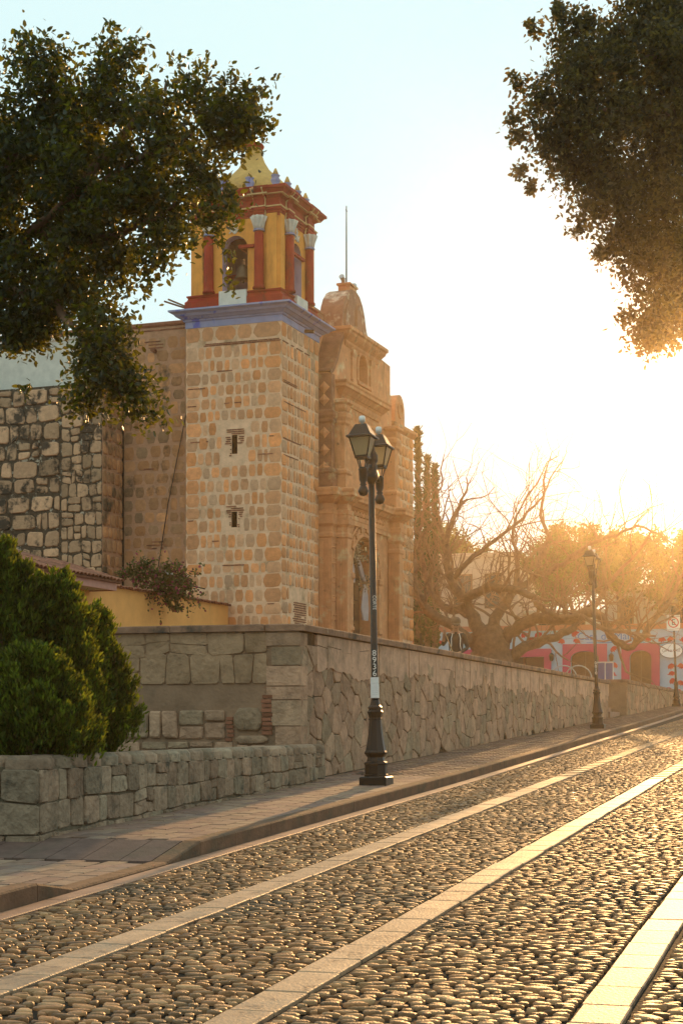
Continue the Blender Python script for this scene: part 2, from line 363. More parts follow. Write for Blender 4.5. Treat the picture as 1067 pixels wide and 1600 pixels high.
# concrete gutter strip and three paved bands along the road
def slab_mesh(name, mat, w_, l_, h_, b=.006):
    mb = MB(); mb.ring(-w_/2+b, w_/2-b, -l_/2+b, l_/2-b, [(b,-.05),(b,h_-b),(0,h_)]); o = mb.build(name, mat); me = o.data; bpy.data.objects.remove(o); return me
bands = [slab_mesh('band slab', 'road band', .235, L-.012, .007) for L in (.44, .5, .56)]
def lay_band(x, y0, y1, meshes, lens, name, dz=0, far=None):
    mb = MB(); y = y0
    while y < y1:
        k = R.randrange(len(lens)); L = lens[k]; yc = y + L/2
        xx = x(yc) if callable(x) else x
        if far is None or yc < far:
            o = put(name, meshes[k], road, (xx + R.uniform(-.006,.006), yc, zr(yc) + dz + R.uniform(-.002,.003)))
            o.rotation_euler = (math.atan(.0284) + R.uniform(-.004,.004), R.uniform(-.006,.006), R.uniform(-.012,.012))
        else:
            for v in [1]:
                b = .006; h = .007
                mb.ring(xx-.1175+b, xx+.1175-b, y+.006+b, y+L-.006-b, [(b, zr(yc)-.05+dz),(b, zr(yc)+h-b+dz),(0, zr(yc)+h+dz)])
        y += L
    if mb.v: tag(mb.build('far_' + name, 'road band', road), None, None, None, 'stuff')
for bx, y0 in ((-4.2, 6.6), (-2.7, 5.6), (-1.08, 5.4)): lay_band(bx, y0 + R.uniform(0,.4), 80, bands, (.44,.5,.56), 'paving_slab', 0, 26)
gut = [slab_mesh('gutter slab', 'gutter', .17, .99, .008)]
for i in range(95):
    yc = -8 + i + .5
    o = put('gutter_slab', gut[0], road, (kx(yc) + .1, yc, zr(yc) - .004), math.atan(.012) if yc > 25 else 0)
    o.rotation_euler.x = math.atan(.0284)

# cobbles
def cobble_template(n=9):
    a = np.arange(n)*2*np.pi/n
    v = [np.stack([np.cos(a)*.5, np.sin(a)*.5, np.full(n,-1.5)],1), np.stack([np.cos(a)*.5, np.sin(a)*.5, np.full(n,.3)],1), np.stack([np.cos(a)*.38, np.sin(a)*.38, np.full(n,.88)],1), np.array([[0,0,1.]])]
    V = np.concatenate(v); k = np.arange(n); kn = (k+1) % n
    Q = np.concatenate([np.stack([i*n+k, i*n+kn, (i+1)*n+kn, (i+1)*n+k],1) for i in range(2)]); T = np.stack([2*n+k, 2*n+kn, np.full(n,3*n)],1)
    return V, Q, T
CV, CQ, CT = cobble_template()
def cobble_rows():
    out = []
    edges = [(-5.36,-4.33),(-4.07,-2.83),(-2.57,-1.21),(-.95,3.2)]
    for x0, x1 in edges:
        y = 3.6
        while y < 62:
            rh = R.uniform(.06,.09); x = x0 + R.uniform(0,.02)
            xr = x1
            while x < xr-.03:
                wd = min(R.choice((R.uniform(.055,.1),R.uniform(.09,.15),R.uniform(.1,.19))), xr-x)
                if xr-x-wd < .05: wd = xr-x
                out.append((x+wd/2, y+rh/2+R.uniform(-.018,.018), wd-.015, rh-.015+R.uniform(-.014,.01), R.uniform(-.28,.28), R.uniform(.006,.013), R.uniform(-.003,.004))); x += wd
            y += rh
    return np.array(out)
CB = cobble_rows()
# screen position, to know which cobbles show largest
d_ = -CB[:,0]*SS + CB[:,1]*CC; px_ = 533.5 + 2600*(CB[:,0]*CC + CB[:,1]*SS)/d_; py_ = 1130 + 2600*(EYE - zrv(CB[:,1]))/d_
vis = (px_ > -350) & (px_ < 1450) & (py_ < 1850)
CB, d_, px_, py_ = CB[vis], d_[vis], px_[vis], py_[vis]
inside = (px_ > 0) & (px_ < 1067) & (py_ < 1600)
order = np.argsort(d_ + np.where(inside, 0, 1000)); near, far = order[:300], order[300:]
cob_lib = []
for i in range(12):
    V = CV.copy(); n = 9
    j = 1 + NR.uniform(-.24,.08,n)
    for ring_ in range(3): V[ring_*n:(ring_+1)*n,:2] *= j[:,None]
    V[2*n:3*n,2] += NR.uniform(-.18,.18,n); V[3*n,:2] += NR.uniform(-.1,.1,2)
    me = bpy.data.meshes.new('cobblestone'); me.from_pydata(V.tolist(), [], CQ.tolist()+CT.tolist()); me.materials.append(mt('cobble'))
    me.polygons.foreach_set('use_smooth', [True]*len(me.polygons)); cob_lib.append((me, V))
for i in near:
    x, y, a, b, t, h, dz = CB[i]
    o = put('cobblestone', R.choice(cob_lib)[0], road, (x, y, zr(y) - .005 + dz), t, (a, b, h)); o.rotation_euler = (.03 + R.uniform(-.07,.07), R.uniform(-.07,.07), t)
N = len(far); sel = NR.integers(0, 12, N); P = CB[far]
LV = np.stack([v for _, v in cob_lib])[sel]
LV = LV * np.stack([P[:,2],P[:,3],P[:,5]],1)[:,None,:]
tx, ty = NR.uniform(-.07,.07,(2,N)); LV[:,:,2] += LV[:,:,0]*tx[:,None] + LV[:,:,1]*(ty+.0284)[:,None]
c_, s_ = np.cos(P[:,4])[:,None], np.sin(P[:,4])[:,None]
X = LV[:,:,0]*c_ - LV[:,:,1]*s_ + P[:,0,None]; Y = LV[:,:,0]*s_ + LV[:,:,1]*c_ + P[:,1,None]; Z = LV[:,:,2] + (zrv(P[:,1]) - .005 + P[:,6])[:,None]
V = np.stack([X,Y,Z],2).reshape(-1,3); off = (np.arange(N)*len(CV))[:,None,None]
o = mesh_np('far_cobblestones', V, [(CQ[None]+off).reshape(-1,4), (CT[None]+off).reshape(-1,3)], 'cobble', road, True); tag(o, None, None, None, 'stuff')

# ------------------------------------------------------------------ pavement, kerb
g = MB(); yy = sorted(set([-8+i*.5 for i in range(200)] + [10.9,11.5,13.35,14.1]))
strip(g, [lambda y: -9.6 if y < 13.99 else -7.9, lambda y: -7.1, lambda y: kx(y)-.12], yy, lambda y, i: zp(y) - .016)
pave = tag(g.build('pavement', 'paver joint'), None, None, None, 'structure')
def paver_mesh(w_, l_):
    mb = MB(); b = .005; mb.ring(-w_/2+b, w_/2-b, -l_/2+b, l_/2-b, [(b,-.03),(b,-.005),(0,0)]); o = mb.build('paver', 'paver'); me = o.data; bpy.data.objects.remove(o); return me
pv = paver_mesh(.186, .284); cells = []
for col in range(19):
    y = 6.0 + (.15 if col % 2 else 0)
    while y < 75:
        x = kx(y) - .265 - .2*col
        if x > (-9.4 if y < 13.8 else -7.4) and not (13.21 < y + .15 < 14.24): cells.append((x, y+.15))
        y += .3
def onscreen(x, y, z):
    d = -x*SS + y*CC; return -20 < 533.5 + 2600*(x*CC+y*SS)/d < 1087 and 1130 + 2600*(EYE-z)/d < 1620
cells = [c for c in cells if onscreen(c[0], c[1], zp(c[1]))]
cells.sort(key=lambda c: c[1]); mb = MB()
for i, (x, y) in enumerate(cells):
    sx = (zp(y+.15) - zp(y-.15)) / .3
    if i < 300:
        o = put('paver', pv, pave, (x, y, zp(y) + R.uniform(-.003,.003))); o.rotation_euler = (math.atan(sx) + R.uniform(-.008,.008), R.uniform(-.01,.01), R.uniform(-.012,.012))
    else:
        z = zp(y) + R.uniform(-.003,.003); mb.ring(x-.091, x+.091, y-.14, y+.14, [(.005,z-.03),(.005,z-.004),(0,z)])
tag(mb.build('far_pavers', 'paver', pave), None, None, None, 'stuff')
# sloping dark slabs beside the drive crossing
for k, (x0, x1) in enumerate(((-9.5,-8.6),(-8.6,-7.8),(-7.8,-7.4),(-7.4,-7.05),(-7.05,-6.72),(-6.72,-6.38),(-6.38,-6.02),(-6.02,-5.72))):
    mb = MB(); ya, yb = 13.355, 14.095
    mb.add([(x0+.004,ya,zp(ya)+.002),(x1-.004,ya,zp(ya)+.002),(x1-.004,yb,zp(yb)+.002),(x0+.004,yb,zp(yb)+.002),(x0+.004,ya,zp(ya)-.05),(x1-.004,ya,zp(ya)-.05),(x1-.004,yb,zp(yb)-.05),(x0+.004,yb,zp(yb)-.05)],
           [(0,1,2,3),(7,6,5,4),(0,4,5,1),(1,5,6,2),(2,6,7,3),(3,7,4,0)])
    tag(mb.build('ramp_slab', 'dark paver', pave), 'dark sloping slab beside the drive crossing')
y = -2.0
while y < 82:
    L = R.uniform(.9, 1.15); y2 = y + L
    for st in (10.9, 11.5, 13.35, 14.1):
        if y < st - .05 and y2 > st - .1: y2 = st; break
    mb = MB(); b = .012; v = []
    for (q, s_) in ((y+.004, 0), (y2-.004, 1)):
        xx = kx(q); zt = zp(q)
        v += [(xx-.16,q,zr(q)-.1),(xx,q,zr(q)-.1),(xx,q,zt-b),(xx-b,q,zt+.002),(xx-.16,q,zt+.002)]
    mb.add(v, [(0,1,2,3,4),(9,8,7,6,5)] + [(i,i+5,(i+1)%5+5,(i+1)%5) for i in range(5)])
    mb.build('kerb_stone', 'kerb', pave)
    y = y2
# iron manhole cover in the pavement
mh = thing('manhole_cover', 'round dark iron manhole cover set in the pavement beyond the nearest lamp post', 'manhole cover', (-6.75, 24.6, zp(24.6)+.001), 0)
mb = MB(); mb.lathe([(.36,-.02),(.36,.006),(.31,.006),(.31,.001),(.27,.001),(.27,.006),(.03,.006)], 24)
mb.build('cover', 'iron', mh)
mh.rotation_euler.x = math.atan(.0284)

# ------------------------------------------------------------------ plaza behind the retaining wall
g = MB(); strip(g, [-60, -30, -12, -7.7], [23.3, 40, 55, 58.9], lambda y, i: 2.2)
strip(g, [-60, -30, -12, -7.6], [60.6, 75, 91.9], lambda y, i: 2.2 + .6*(y-60)/32)
tag(g.build('plaza', 'plaza stone'), None, None, None, 'structure')

# ------------------------------------------------------------------ retaining wall along the pavement
WX, WY, WT, WE = -7.5, 22.93, 3.04, 56.5
rw = thing('retaining_wall', 'long stone retaining wall with plastered upper band and dark coping along the pavement', 'wall', (0,0,0))
mb = MB(); t = .45
ys = [WY, 25, 30, 35, 40, 45, 50, 55, WE]
for a, b in zip(ys, ys[1:]):
    mb.add([(WX,a,zp(a)-.3),(WX,b,zp(b)-.3),(WX,b,WT-.1),(WX,a,WT-.1)], [(0,1,2,3)])
    mb.add([(WX-t,a,1.0),(WX-t,b,1.0),(WX-t,b,WT-.1),(WX-t,a,WT-.1)], [(3,2,1,0)])
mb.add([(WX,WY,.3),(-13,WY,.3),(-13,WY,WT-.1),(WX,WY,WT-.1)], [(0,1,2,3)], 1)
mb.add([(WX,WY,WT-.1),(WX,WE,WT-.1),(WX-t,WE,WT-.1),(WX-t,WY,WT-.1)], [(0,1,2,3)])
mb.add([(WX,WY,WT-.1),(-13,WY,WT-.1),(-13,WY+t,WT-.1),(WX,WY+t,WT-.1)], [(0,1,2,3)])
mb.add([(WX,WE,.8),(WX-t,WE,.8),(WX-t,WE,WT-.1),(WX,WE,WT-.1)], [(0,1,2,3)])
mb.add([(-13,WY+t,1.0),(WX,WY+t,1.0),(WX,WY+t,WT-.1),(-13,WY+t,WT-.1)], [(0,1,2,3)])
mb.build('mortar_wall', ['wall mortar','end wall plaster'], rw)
# rubble stones: cells of a jittered grid, as polygons
def voronoi_cells(pts, asp, box):
    out = []; P = np.array(pts)*np.array(asp)
    for i, p in enumerate(P):
        poly = [np.array(q)*np.array(asp) for q in ((box[0],box[2]),(box[1],box[2]),(box[1],box[3]),(box[0],box[3]))]
        dd = np.hypot(*(P-p).T); nb = np.argsort(dd)[1:16]
        for j in nb:
            m = (p+P[j])/2; nrm = P[j]-p; new = []
            for a, b in zip(poly, poly[1:]+poly[:1]):
                da, db = (a-m)@nrm, (b-m)@nrm
                if da <= 0: new.append(a)
                if (da < 0 < db) or (db < 0 < da): new.append(a + (b-a)*da/(da-db))
            poly = new
            if len(poly) < 3: break
        if len(poly) >= 3: out.append([q/np.array(asp) for q in poly])
    return out
def poly_stone(parent, name, poly, fn, depth, mat, joint=.008, inset=.014, mb=None, cut=.1):
    c = sum(poly)/len(poly); L = []
    for q in poly:
        e = q-c; n_ = np.hypot(*e)+1e-6; L.append(c + e*max(.3, 1 - joint/n_*1.3))
    # drop short edges, round off corners by cutting them
    Q = []
    for a, b in zip(L, L[1:]+L[:1]):
        if np.hypot(*(b-a)) > .03: Q += [a + (b-a)*R.uniform(cut*.6,cut*1.3), a + (b-a)*R.uniform(1-cut*1.3,1-cut*.6)]
    if len(Q) < 4: return
    n = len(Q); d = depth*R.uniform(.6,1.5)
    F = [c + (q-c)*max(.5, 1 - inset/(np.hypot(*(q-c))+1e-6)) for q in Q]
    v = [fn(*q,0) for q in Q] + [fn(*q,d*.6) for q in Q] + [fn(*q, d+R.uniform(-.006,.006)) for q in F] + [fn(*c, d*1.1)]
    f = [(i*n+k, i*n+(k+1)%n, (i+1)*n+(k+1)%n, (i+1)*n+k) for i in range(2) for k in range(n)] + [(2*n+k,2*n+(k+1)%n,3*n) for k in range(n)]
    if mb is not None: mb.add(v, f); return
    m_ = MB(); m_.add(v, f); m_.build(name, mat, parent, smooth=False)
band_low = lambda y: 2.4 + .07*math.sin(y*.9) + .04*math.sin(y*2.3+1) + .02*math.sin(y*6)
pts = []
zi = 0.55; r_ = 0
while zi < 2.6:
    y_ = WY - .1 + (r_ % 2)*.2
    while y_ < 45: pts.append((y_ + R.uniform(-.16,.16), zi + R.uniform(-.17,.17))); y_ += R.uniform(.3,.56)
    zi += .33; r_ += 1
fnR = lambda y, z, d: (WX + d, y, z)
farmb = MB()
cnt = 0
for poly in sorted(voronoi_cells(pts, (1, 1.15), (WY, 45, .4, 2.75)), key=lambda p: sum(q[0] for q in p)/len(p)):
    c = sum(poly)/len(poly)
    if c[1] > band_low(c[0]) + .22 or c[1] < zp(c[0]) - .12: continue
    cnt += 1; poly_stone(rw, 'stone', poly, fnR, .024, 'wall stone', .008, .016, None if cnt <= 240 else farmb, .09)
pts = []; zi = 1.3
while zi < 2.5:
    y_ = 45
    while y_ < WE: pts.append((y_ + R.uniform(-.2,.2), zi + R.uniform(-.1,.1))); y_ += R.uniform(.45,.7)
    zi += .32
for poly in voronoi_cells(pts, (1,1.5), (45, WE-.02, 1.1, 2.7)):
    c = sum(poly)/len(poly)
    if c[1] < band_low(c[0]) + .24 and c[1] > zp(c[0]) - .12: poly_stone(None, '', poly, fnR, .016, '', mb=farmb)
tag(farmb.build('far_stones', 'wall stone', rw), None, None, None, 'stuff')
# plaster band over the upper stones, broken along its lower edge and cracked into panels
y_ = WY + .75
while y_ < WE - .1:
    L = R.uniform(.22, .8); y2 = min(y_ + L, WE - .02); top = WT - .12
    poly = [(y_+.006, top)]; k = 5
    jl = R.uniform(-.012,.012)
    st_ = R.choice((0,0,0,.0,.14,-.08)); bl_ = lambda q: band_low(q) + st_
    poly = [(y_+.007+jl, bl_(y_)+R.uniform(-.02,.02))] + [(y_+(y2-y_)*i/k, bl_(y_+(y2-y_)*i/k)+R.uniform(-.03,.03)) for i in range(1,k)] + [(y2-.007, bl_(y2)+R.uniform(-.02,.02)), (y2-.005+R.uniform(-.03,.03), top-.25), (y2-.006, top), (y_+.006, top), (y_+.006+R.uniform(-.02,.02), top-.25)]
    d = .036 + R.uniform(-.008,.008)
    if R.random() < .4:
        zc = R.uniform(2.62, 2.8); zd = zc + R.uniform(-.05,.05); low = [p for p in poly if p[1] < 2.6]; 
        for pl_ in (low + [(y2-.006, zd-.005), (y_+.008, zc-.005)], [(y_+.008, zc+.005), (y2-.006, zd+.005), (y2-.006, top), (y_+.006, top)]):
            mb = MB(); mb.prism(pl_, fnR, 0, d + R.uniform(-.004,.004)); mb.build('plaster_panel', 'wall plaster', rw)
    else: mb = MB(); mb.prism(poly, fnR, 0, d); mb.build('plaster_panel', 'wall plaster', rw)
    y_ = y2
# corner blocks and the end wall facing the planter
fnE = lambda x, z, d: (x, WY - d, z)
zq = .62
for h in (.42,.2,.32,.38,.2,.3,.28,.2):
    ww = R.choice((.42,.36,.5)); mb = MB(); b = .02
    mb.ring(WX-ww+.01+b, WX+.03-b, WY-.03+b, WY+.3, [(b,zq+.008),(b,zq+h-.008)]); mb.build('corner_stone', 'wall stone', rw); zq += h
def masonry(parent, name, mat, u0, u1, zb, zt, fn, rows, wr, depth, joint=.007, inset=.012, jit=.022, skip=None):
    '''courses of irregular quads; zb/zt functions of u; rows list of fractions'''
    cuts = [0] + rows + [1]
    off = {}
    def lvl(u, k):
        q = round(u/.17); key = (q, k)
        if key not in off: off[key] = R.uniform(-1,1)
        f = cuts[k]; return zb(u) + (zt(u)-zb(u))*f + (0 if k in (0, len(cuts)-1) else off[key]*jit)
    for k in range(len(cuts)-1):
        u = u0
        while u < u1 - 1e-3:
            w_ = R.uniform(*wr) * (1 if R.random() < .8 else .55)
            if u1 - u - w_ < wr[0]*.5: w_ = u1 - u
            a, b = u, u + w_; j1, j2 = R.uniform(-jit,jit), R.uniform(-jit,jit)
            if a == u0: j1 = 0
            if b >= u1-1e-3: j2 = 0
            sub = [(0,1)] if R.random() < .84 or lvl(a,k+1)-lvl(a,k) < .16 else [(0,R.uniform(.4,.65))]
            if sub[0][1] != 1: sub.append((sub[0][1],1))
            for s0, s1 in sub:
                L_ = lambda u_, f: lvl(u_,k)+(lvl(u_,k+1)-lvl(u_,k))*f
                poly = [np.array(p) for p in ((a+j1*.5,L_(a,s0)),(b+j2*.5,L_(b,s0)),(b-j2*.5,L_(b,s1)),(a-j1*.5,L_(a,s1)))]
                if skip is None or not skip(sum(poly)/4): poly_stone(parent, name, poly, fn, depth, mat, joint, inset, None, .16 if joint > .025 else .1)
            u = b
fnEd = lambda u, z, d: (u, WY-d, z)
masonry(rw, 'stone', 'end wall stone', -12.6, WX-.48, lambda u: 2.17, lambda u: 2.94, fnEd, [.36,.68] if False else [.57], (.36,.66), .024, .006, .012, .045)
masonry(rw, 'stone', 'wall stone', -12.6, WX-1.12, lambda u: 1.36, lambda u: 1.8, fnEd, [], (.26,.42), .05, .016, .03, .03)
masonry(rw, 'stone', 'wall stone', -12.6, WX-1.0, lambda u: 1.1, lambda u: 1.33, fnEd, [], (.28,.45), .04, .016, .025, .02)
put('stone', stone_lib('wall stone','block')[0][0], rw, (WX-.77, WY+.004, 1.66), 0, (.44,.07,.34))
put('stone', stone_lib('wall stone','square')[1][0], rw, (WX-.72, WY+.004, 1.36), 0, (.5,.06,.12))
put('stone', stone_lib('wall stone','square')[2][0], rw, (WX-.86, WY+.004, 1.2), 0, (.2,.06,.17)); put('stone', stone_lib('wall stone','square')[3][0], rw, (WX-.62, WY+.004, 1.2), 0, (.26,.06,.17))
mbk = MB(); mbk.box(-.5,.5,-1,0,-.5,.5); ob = mbk.build('brick', 'brick red'); BR = ob.data; bpy.data.objects.remove(ob)
for i in range(9): put('brick', BR, rw, (WX-.48+R.uniform(-.01,.01), WY+.002, 1.46+i*.066), 0, (.15,.04,.05))
for i in range(6): put('brick', BR, rw, (WX-1.06+R.uniform(-.02,.02), WY+.002, 1.36+i*.062), 0, (.1,.035,.042))
# coping slabs
y_ = WY - .06
while y_ < WE:
    L = R.uniform(1.3,1.9); y2 = min(y_+L, WE+.05); mb = MB(); b = .012
    mb.ring(WX-t-.05+b, WX+.09-b, y_+.004+b, y2-.004-b, [(b,WT-.1),(b,WT-.015),(0,WT)]); mb.build('coping_slab', 'coping', rw); y_ = y2
x_ = WX - t - .055
while x_ > -13:
    L = R.uniform(1.2,1.7); mb = MB(); b = .012
    mb.ring(x_-L+.004+b, x_-.004-b, WY-.09+b, WY+t-b, [(b,WT-.1),(b,WT-.015),(0,WT)]); mb.build('coping_slab', 'coping', rw); x_ -= L

# second wall, beyond the gap with the steps up to the plaza
w2 = thing('boundary_wall', 'far low stone wall with pale coping past the second lamp post', 'wall')
mb = MB(); A, B_ = 59.9, 90
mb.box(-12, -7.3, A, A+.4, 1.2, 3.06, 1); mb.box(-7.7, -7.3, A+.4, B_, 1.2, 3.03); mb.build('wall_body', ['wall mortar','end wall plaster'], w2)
pts = []; zi = 1.9
while zi < 3.2:
    y_ = A
    while y_ < 86: pts.append((y_ + R.uniform(-.2,.2), zi + R.uniform(-.1,.1))); y_ += R.uniform(.5,.75)
    zi += .33
mb = MB()
for poly in voronoi_cells(pts, (1,1.5), (A+.01, 86, 1.8, 3.02)):
    c = sum(poly)/len(poly)
    if c[1] > zp(c[0]) - .1: poly_stone(None, '', poly, lambda y,z,d: (-7.3+d, y, z), .028, '', mb=mb)
tag(mb.build('wall_stones', 'wall stone', w2), None, None, None, 'stuff')
mb = MB(); mb.ring(-12,-7.24,A-.06,A+.46,[(0,3.06),(0,3.15),(-.02,3.17)]); mb.ring(-7.76,-7.24,A+.464,B_,[(0,3.032),(0,3.145),(-.02,3.165)]); mb.build('coping', 'coping', w2)
stp = thing('stone_steps', 'pale stone steps in the gap between the two walls', 'steps')
for i in range(2):
    mb = MB(); mb.ring(-9.5+.01, -7.52-.3*i, 57.2, A-.08, [(0,1.5+.0),(0,zp(58.5)+.16*(i+1)-.02),(-.015,zp(58.5)+.16*(i+1))]); mb.build('step', 'gutter', stp)

# ------------------------------------------------------------------ low planter wall
pw = thing('planter_wall', 'low rough stone planter wall with a row of coping blocks beside the drive crossing', 'planter wall')
PX, PY, PT = -7.1, 13.95, 1.29
mb = MB(); mb.box(-7.45, PX, PY, WY-.04, .2, PT-.1); mb.box(-11.5, -7.454, PY, PY+.35, .2, PT-.1); mb.build('mortar_core', 'planter mortar', pw)
masonry(pw, 'stone', 'planter stone', PY+.005, WY-.06, lambda u: zp(u)-.03, lambda u: PT-.115, lambda u, z, d: (PX-.004+d, u, z), [.12,.55], (.2,.4), .03)
masonry(pw, 'stone', 'planter stone', -10.6, PX+.02, lambda u: zp(PY)-.03, lambda u: PT-.115, lambda u, z, d: (u, PY+.004-d, z), [.14,.55], (.24,.44), .035)
y_ = PY - .03
while y_ < WY - .08:
    L = R.uniform(.26,.44); y2 = min(y_+L, WY-.05)
    me = R.choice(stone_lib('planter stone','square'))[0]
    o = put('coping_block', me, pw, ((PX-7.45)/2+.005, (y_+y2)/2, PT-.118), 0, (.42, .12, y2-y_-.012)); o.rotation_euler = (rad(-90), 0, R.uniform(-.02,.02)); y_ = y2
x_ = -7.47
while x_ > -10.6:
    L = R.uniform(.28,.42); o = put('coping_block', R.choice(stone_lib('planter stone','square'))[0], pw, (x_-L/2, PY+.17, PT-.118), 0, (L-.012, .12, .42)); o.rotation_euler = (rad(-90),0,0); x_ -= L
g = MB(); strip(g, [-14, -11, -7.46], [14.31, 18, WY-.01], lambda y, i: 1.12); tag(g.build('planter_soil', 'earth'), None, None, None, 'structure')
# ------------------------------------------------------------------ church: local x towards the street, y along the front, z up (absolute)
CHX, CHY, PHI = -16.05, 47.39, rad(3.353)
church = thing('church', 'tan stone colonial church with a painted red and yellow belfry and carved portal', 'church', (CHX, CHY, 0), -PHI)
W = 3.15
# tower shaft
tower = None
mb = MB(); slits = [(-1.62,-1.44,9.78,10.35),(-1.63,-1.45,7.55,8.02)]
fF = lambda x, z, d: (x, d, z); fS = lambda y, z, d: (-d, y, z)
holed_face(mb, fF, -W, 0, 2.0, 13.72, slits, .5); mb.add([(0,0,2),(0,W,2),(0,W,13.72),(0,0,13.72)], [(0,1,2,3)])
mb.add([(-W,0,2),(-W,W,2),(-W,W,13.72),(-W,0,13.72)], [(3,2,1,0)]); mb.add([(-W,W,2),(0,W,2),(0,W,13.72),(-W,W,13.72)], [(3,2,1,0)])
mb.add([(-W,0,13.72),(0,0,13.72),(0,W,13.72),(-W,W,13.72)], [(0,1,2,3)])
tower = mb.build('tower', ['tower mortar','slit shade'], church)
bw = [(-1.82,-1.26,9.7,10.5),(-1.83,-1.26,7.5,8.15)]
fst = lambda u, z: (u, .004, z); fsd = lambda u, z: (-.004, u, z)
brickc = [(13.13,13.2),(11.82,11.86),(11.3,11.34),(10.62,10.66),(7.86,7.9)]
cel = courses(-W-.015, .015, 3.2, 13.12, .405, (.2,.36), (.46,.5), bw, .14)
cel += [(a+b2/2, 13.47, b2, .46) for a, b2 in ((-W-.015,.5),(-2.63,.42),(-2.18,.7),(-1.45,.5),(-.92,.93))]
quo = [q for q in cel if q[0]-q[2]/2 < -W+.01 or q[0]+q[2]/2 > -.01]; cel = [q for q in cel if q not in quo]
lay_stones(tower, 'quoin', quo, fst, 0, .016, 'tower stone', 'square', .03)
lay_stones(tower, 'stone', cel, fst, 0, .014, 'tower stone', 'block', .04)
def brick_rows(mb, fn, rz, u0, u1, z, n=2, bh=.03, bl=.2, dep=.03):
    c, s = math.cos(rz), math.sin(rz)
    for k in range(n):
        u = u0 + R.uniform(0,.1)
        while u < u1:
            L = min(bl*R.uniform(.7,1.2), u1-u)
            if L > .05 and R.random() < .93:
                b = fn(u+L/2, z + k*(bh+.018)); L2 = L/2-.008
                vs = [(sx*L2, sy, sz*bh/2) for sy in (0,-dep) for sx in (-1,1) for sz in (-1,1)]
                mb.add([(b[0]+x*c-y*s, b[1]+x*s+y*c, b[2]+q) for x,y,q in vs], [(0,1,3,2),(4,6,7,5),(0,4,5,1),(2,3,7,6),(0,2,6,4),(1,5,7,3)])
            u += L
mb = MB()
for z in (13.12,): brick_rows(mb, fst, 0, -2.6, 0, z, 2)
for u0, u1, z in ((-3.1,-2.5,11.83),(-1.9,-1.3,11.33),(-3.1,-2.8,11.3),(-3.1,-2.4,10.2),(-.8,-.1,9.72),(-2,-1.2,6.4),(-3.1,-2.9,7.8),(-.6,-.1,10.25),(-2.2,-1.6,12.32),(-.5,-.2,5.2),(-2.3,-2,7.15)): brick_rows(mb, fst, 0, u0, u1, z, 1)
for (a, b, c0, d0) in slits:
    for k in range(10):
        z = c0 - .05 + k*.062
        brick_rows(mb, fst, 0, a-(.09 if k < 6 else .24)*R.uniform(.7,1.1), a-.005, z, 1); brick_rows(mb, fst, 0, b+.005, b+(.09 if k < 6 else .24)*R.uniform(.7,1.1), z, 1)
    for k in range(3): brick_rows(mb, fst, 0, a-.24, b+.24, d0+.04+k*.062, 1)
for z in (13.12,11.9,11.3,10.2,9.7): brick_rows(mb, fsd, rad(90), .05, R.uniform(.5,2.8), z, R.choice((1,2)))
for k in range(11): brick_rows(mb, fsd, rad(90), .98 if k%3 else .9, 2.0, 4.6+k*.07, 1)
tag(mb.build('thin_bricks', 'brick red', tower), None, None, None, 'stuff')
mb = MB()
cs = courses(-.012, W, 3.2, 13.12, .405, (.18,.32), (.44,.4), [(.85,2.05,4.5,5.45)], .14) + [(a+.2, 13.47, .44, .46) for a in (0,.46,.92,1.38,1.84,2.3,2.72)]
pile_stones(mb, cs, fsd, rad(90), .022, 'tower stone', 'block', .045)
tag(mb.build('side_stones', 'tower stone', tower, True), None, None, None, 'stuff')

# belfry on the tower
bel = tag(bpy.data.objects.new('belfry', None), 'painted belfry with yellow walls, red columns and blue cornice'); COL.objects.link(bel); bel.parent = church
bel.location = (-W/2, W/2, 0); H = W/2
mb = MB(); mb.ring(-H,H,-H,H,[(.02,13.7),(.02,13.9),(.06,13.9),(.08,13.96),(.12,13.96),(.2,14.03),(.24,14.03),(.3,14.1),(.42,14.16),(.42,14.21),(.1,14.26)]); mb.build('blue_cornice', 'blue paint', bel)
BH = 1.44
mb = MB(); prof = [(.17,14.24),(.17,14.5),(.11,14.56),(.09,14.62),(.13,14.66),(.13,14.7),(0,14.74)]
for (x0,x1,y0,y1) in ((-BH,-.46,-BH,-.46),(.46,BH,-BH,-.46),(-BH,-.46,.46,BH),(.46,BH,.46,BH)):
    mb.ring(x0,x1,y0,y1,prof)
mb.build('red_plinth', 'red paint', bel)
mb = MB()
for sx, sy in ((0,-1),(0,1),(-1,0),(1,0)):
    if sy: mb.box(-.45,.45,sy*(BH+.1)-.1,sy*(BH+.1)+.1,14.23,14.735)
    else: mb.box(sx*(BH+.1)-.1,sx*(BH+.1)+.1,-.45,.45,14.23,14.735)
mb.build('white_sill', 'white plaster', bel)
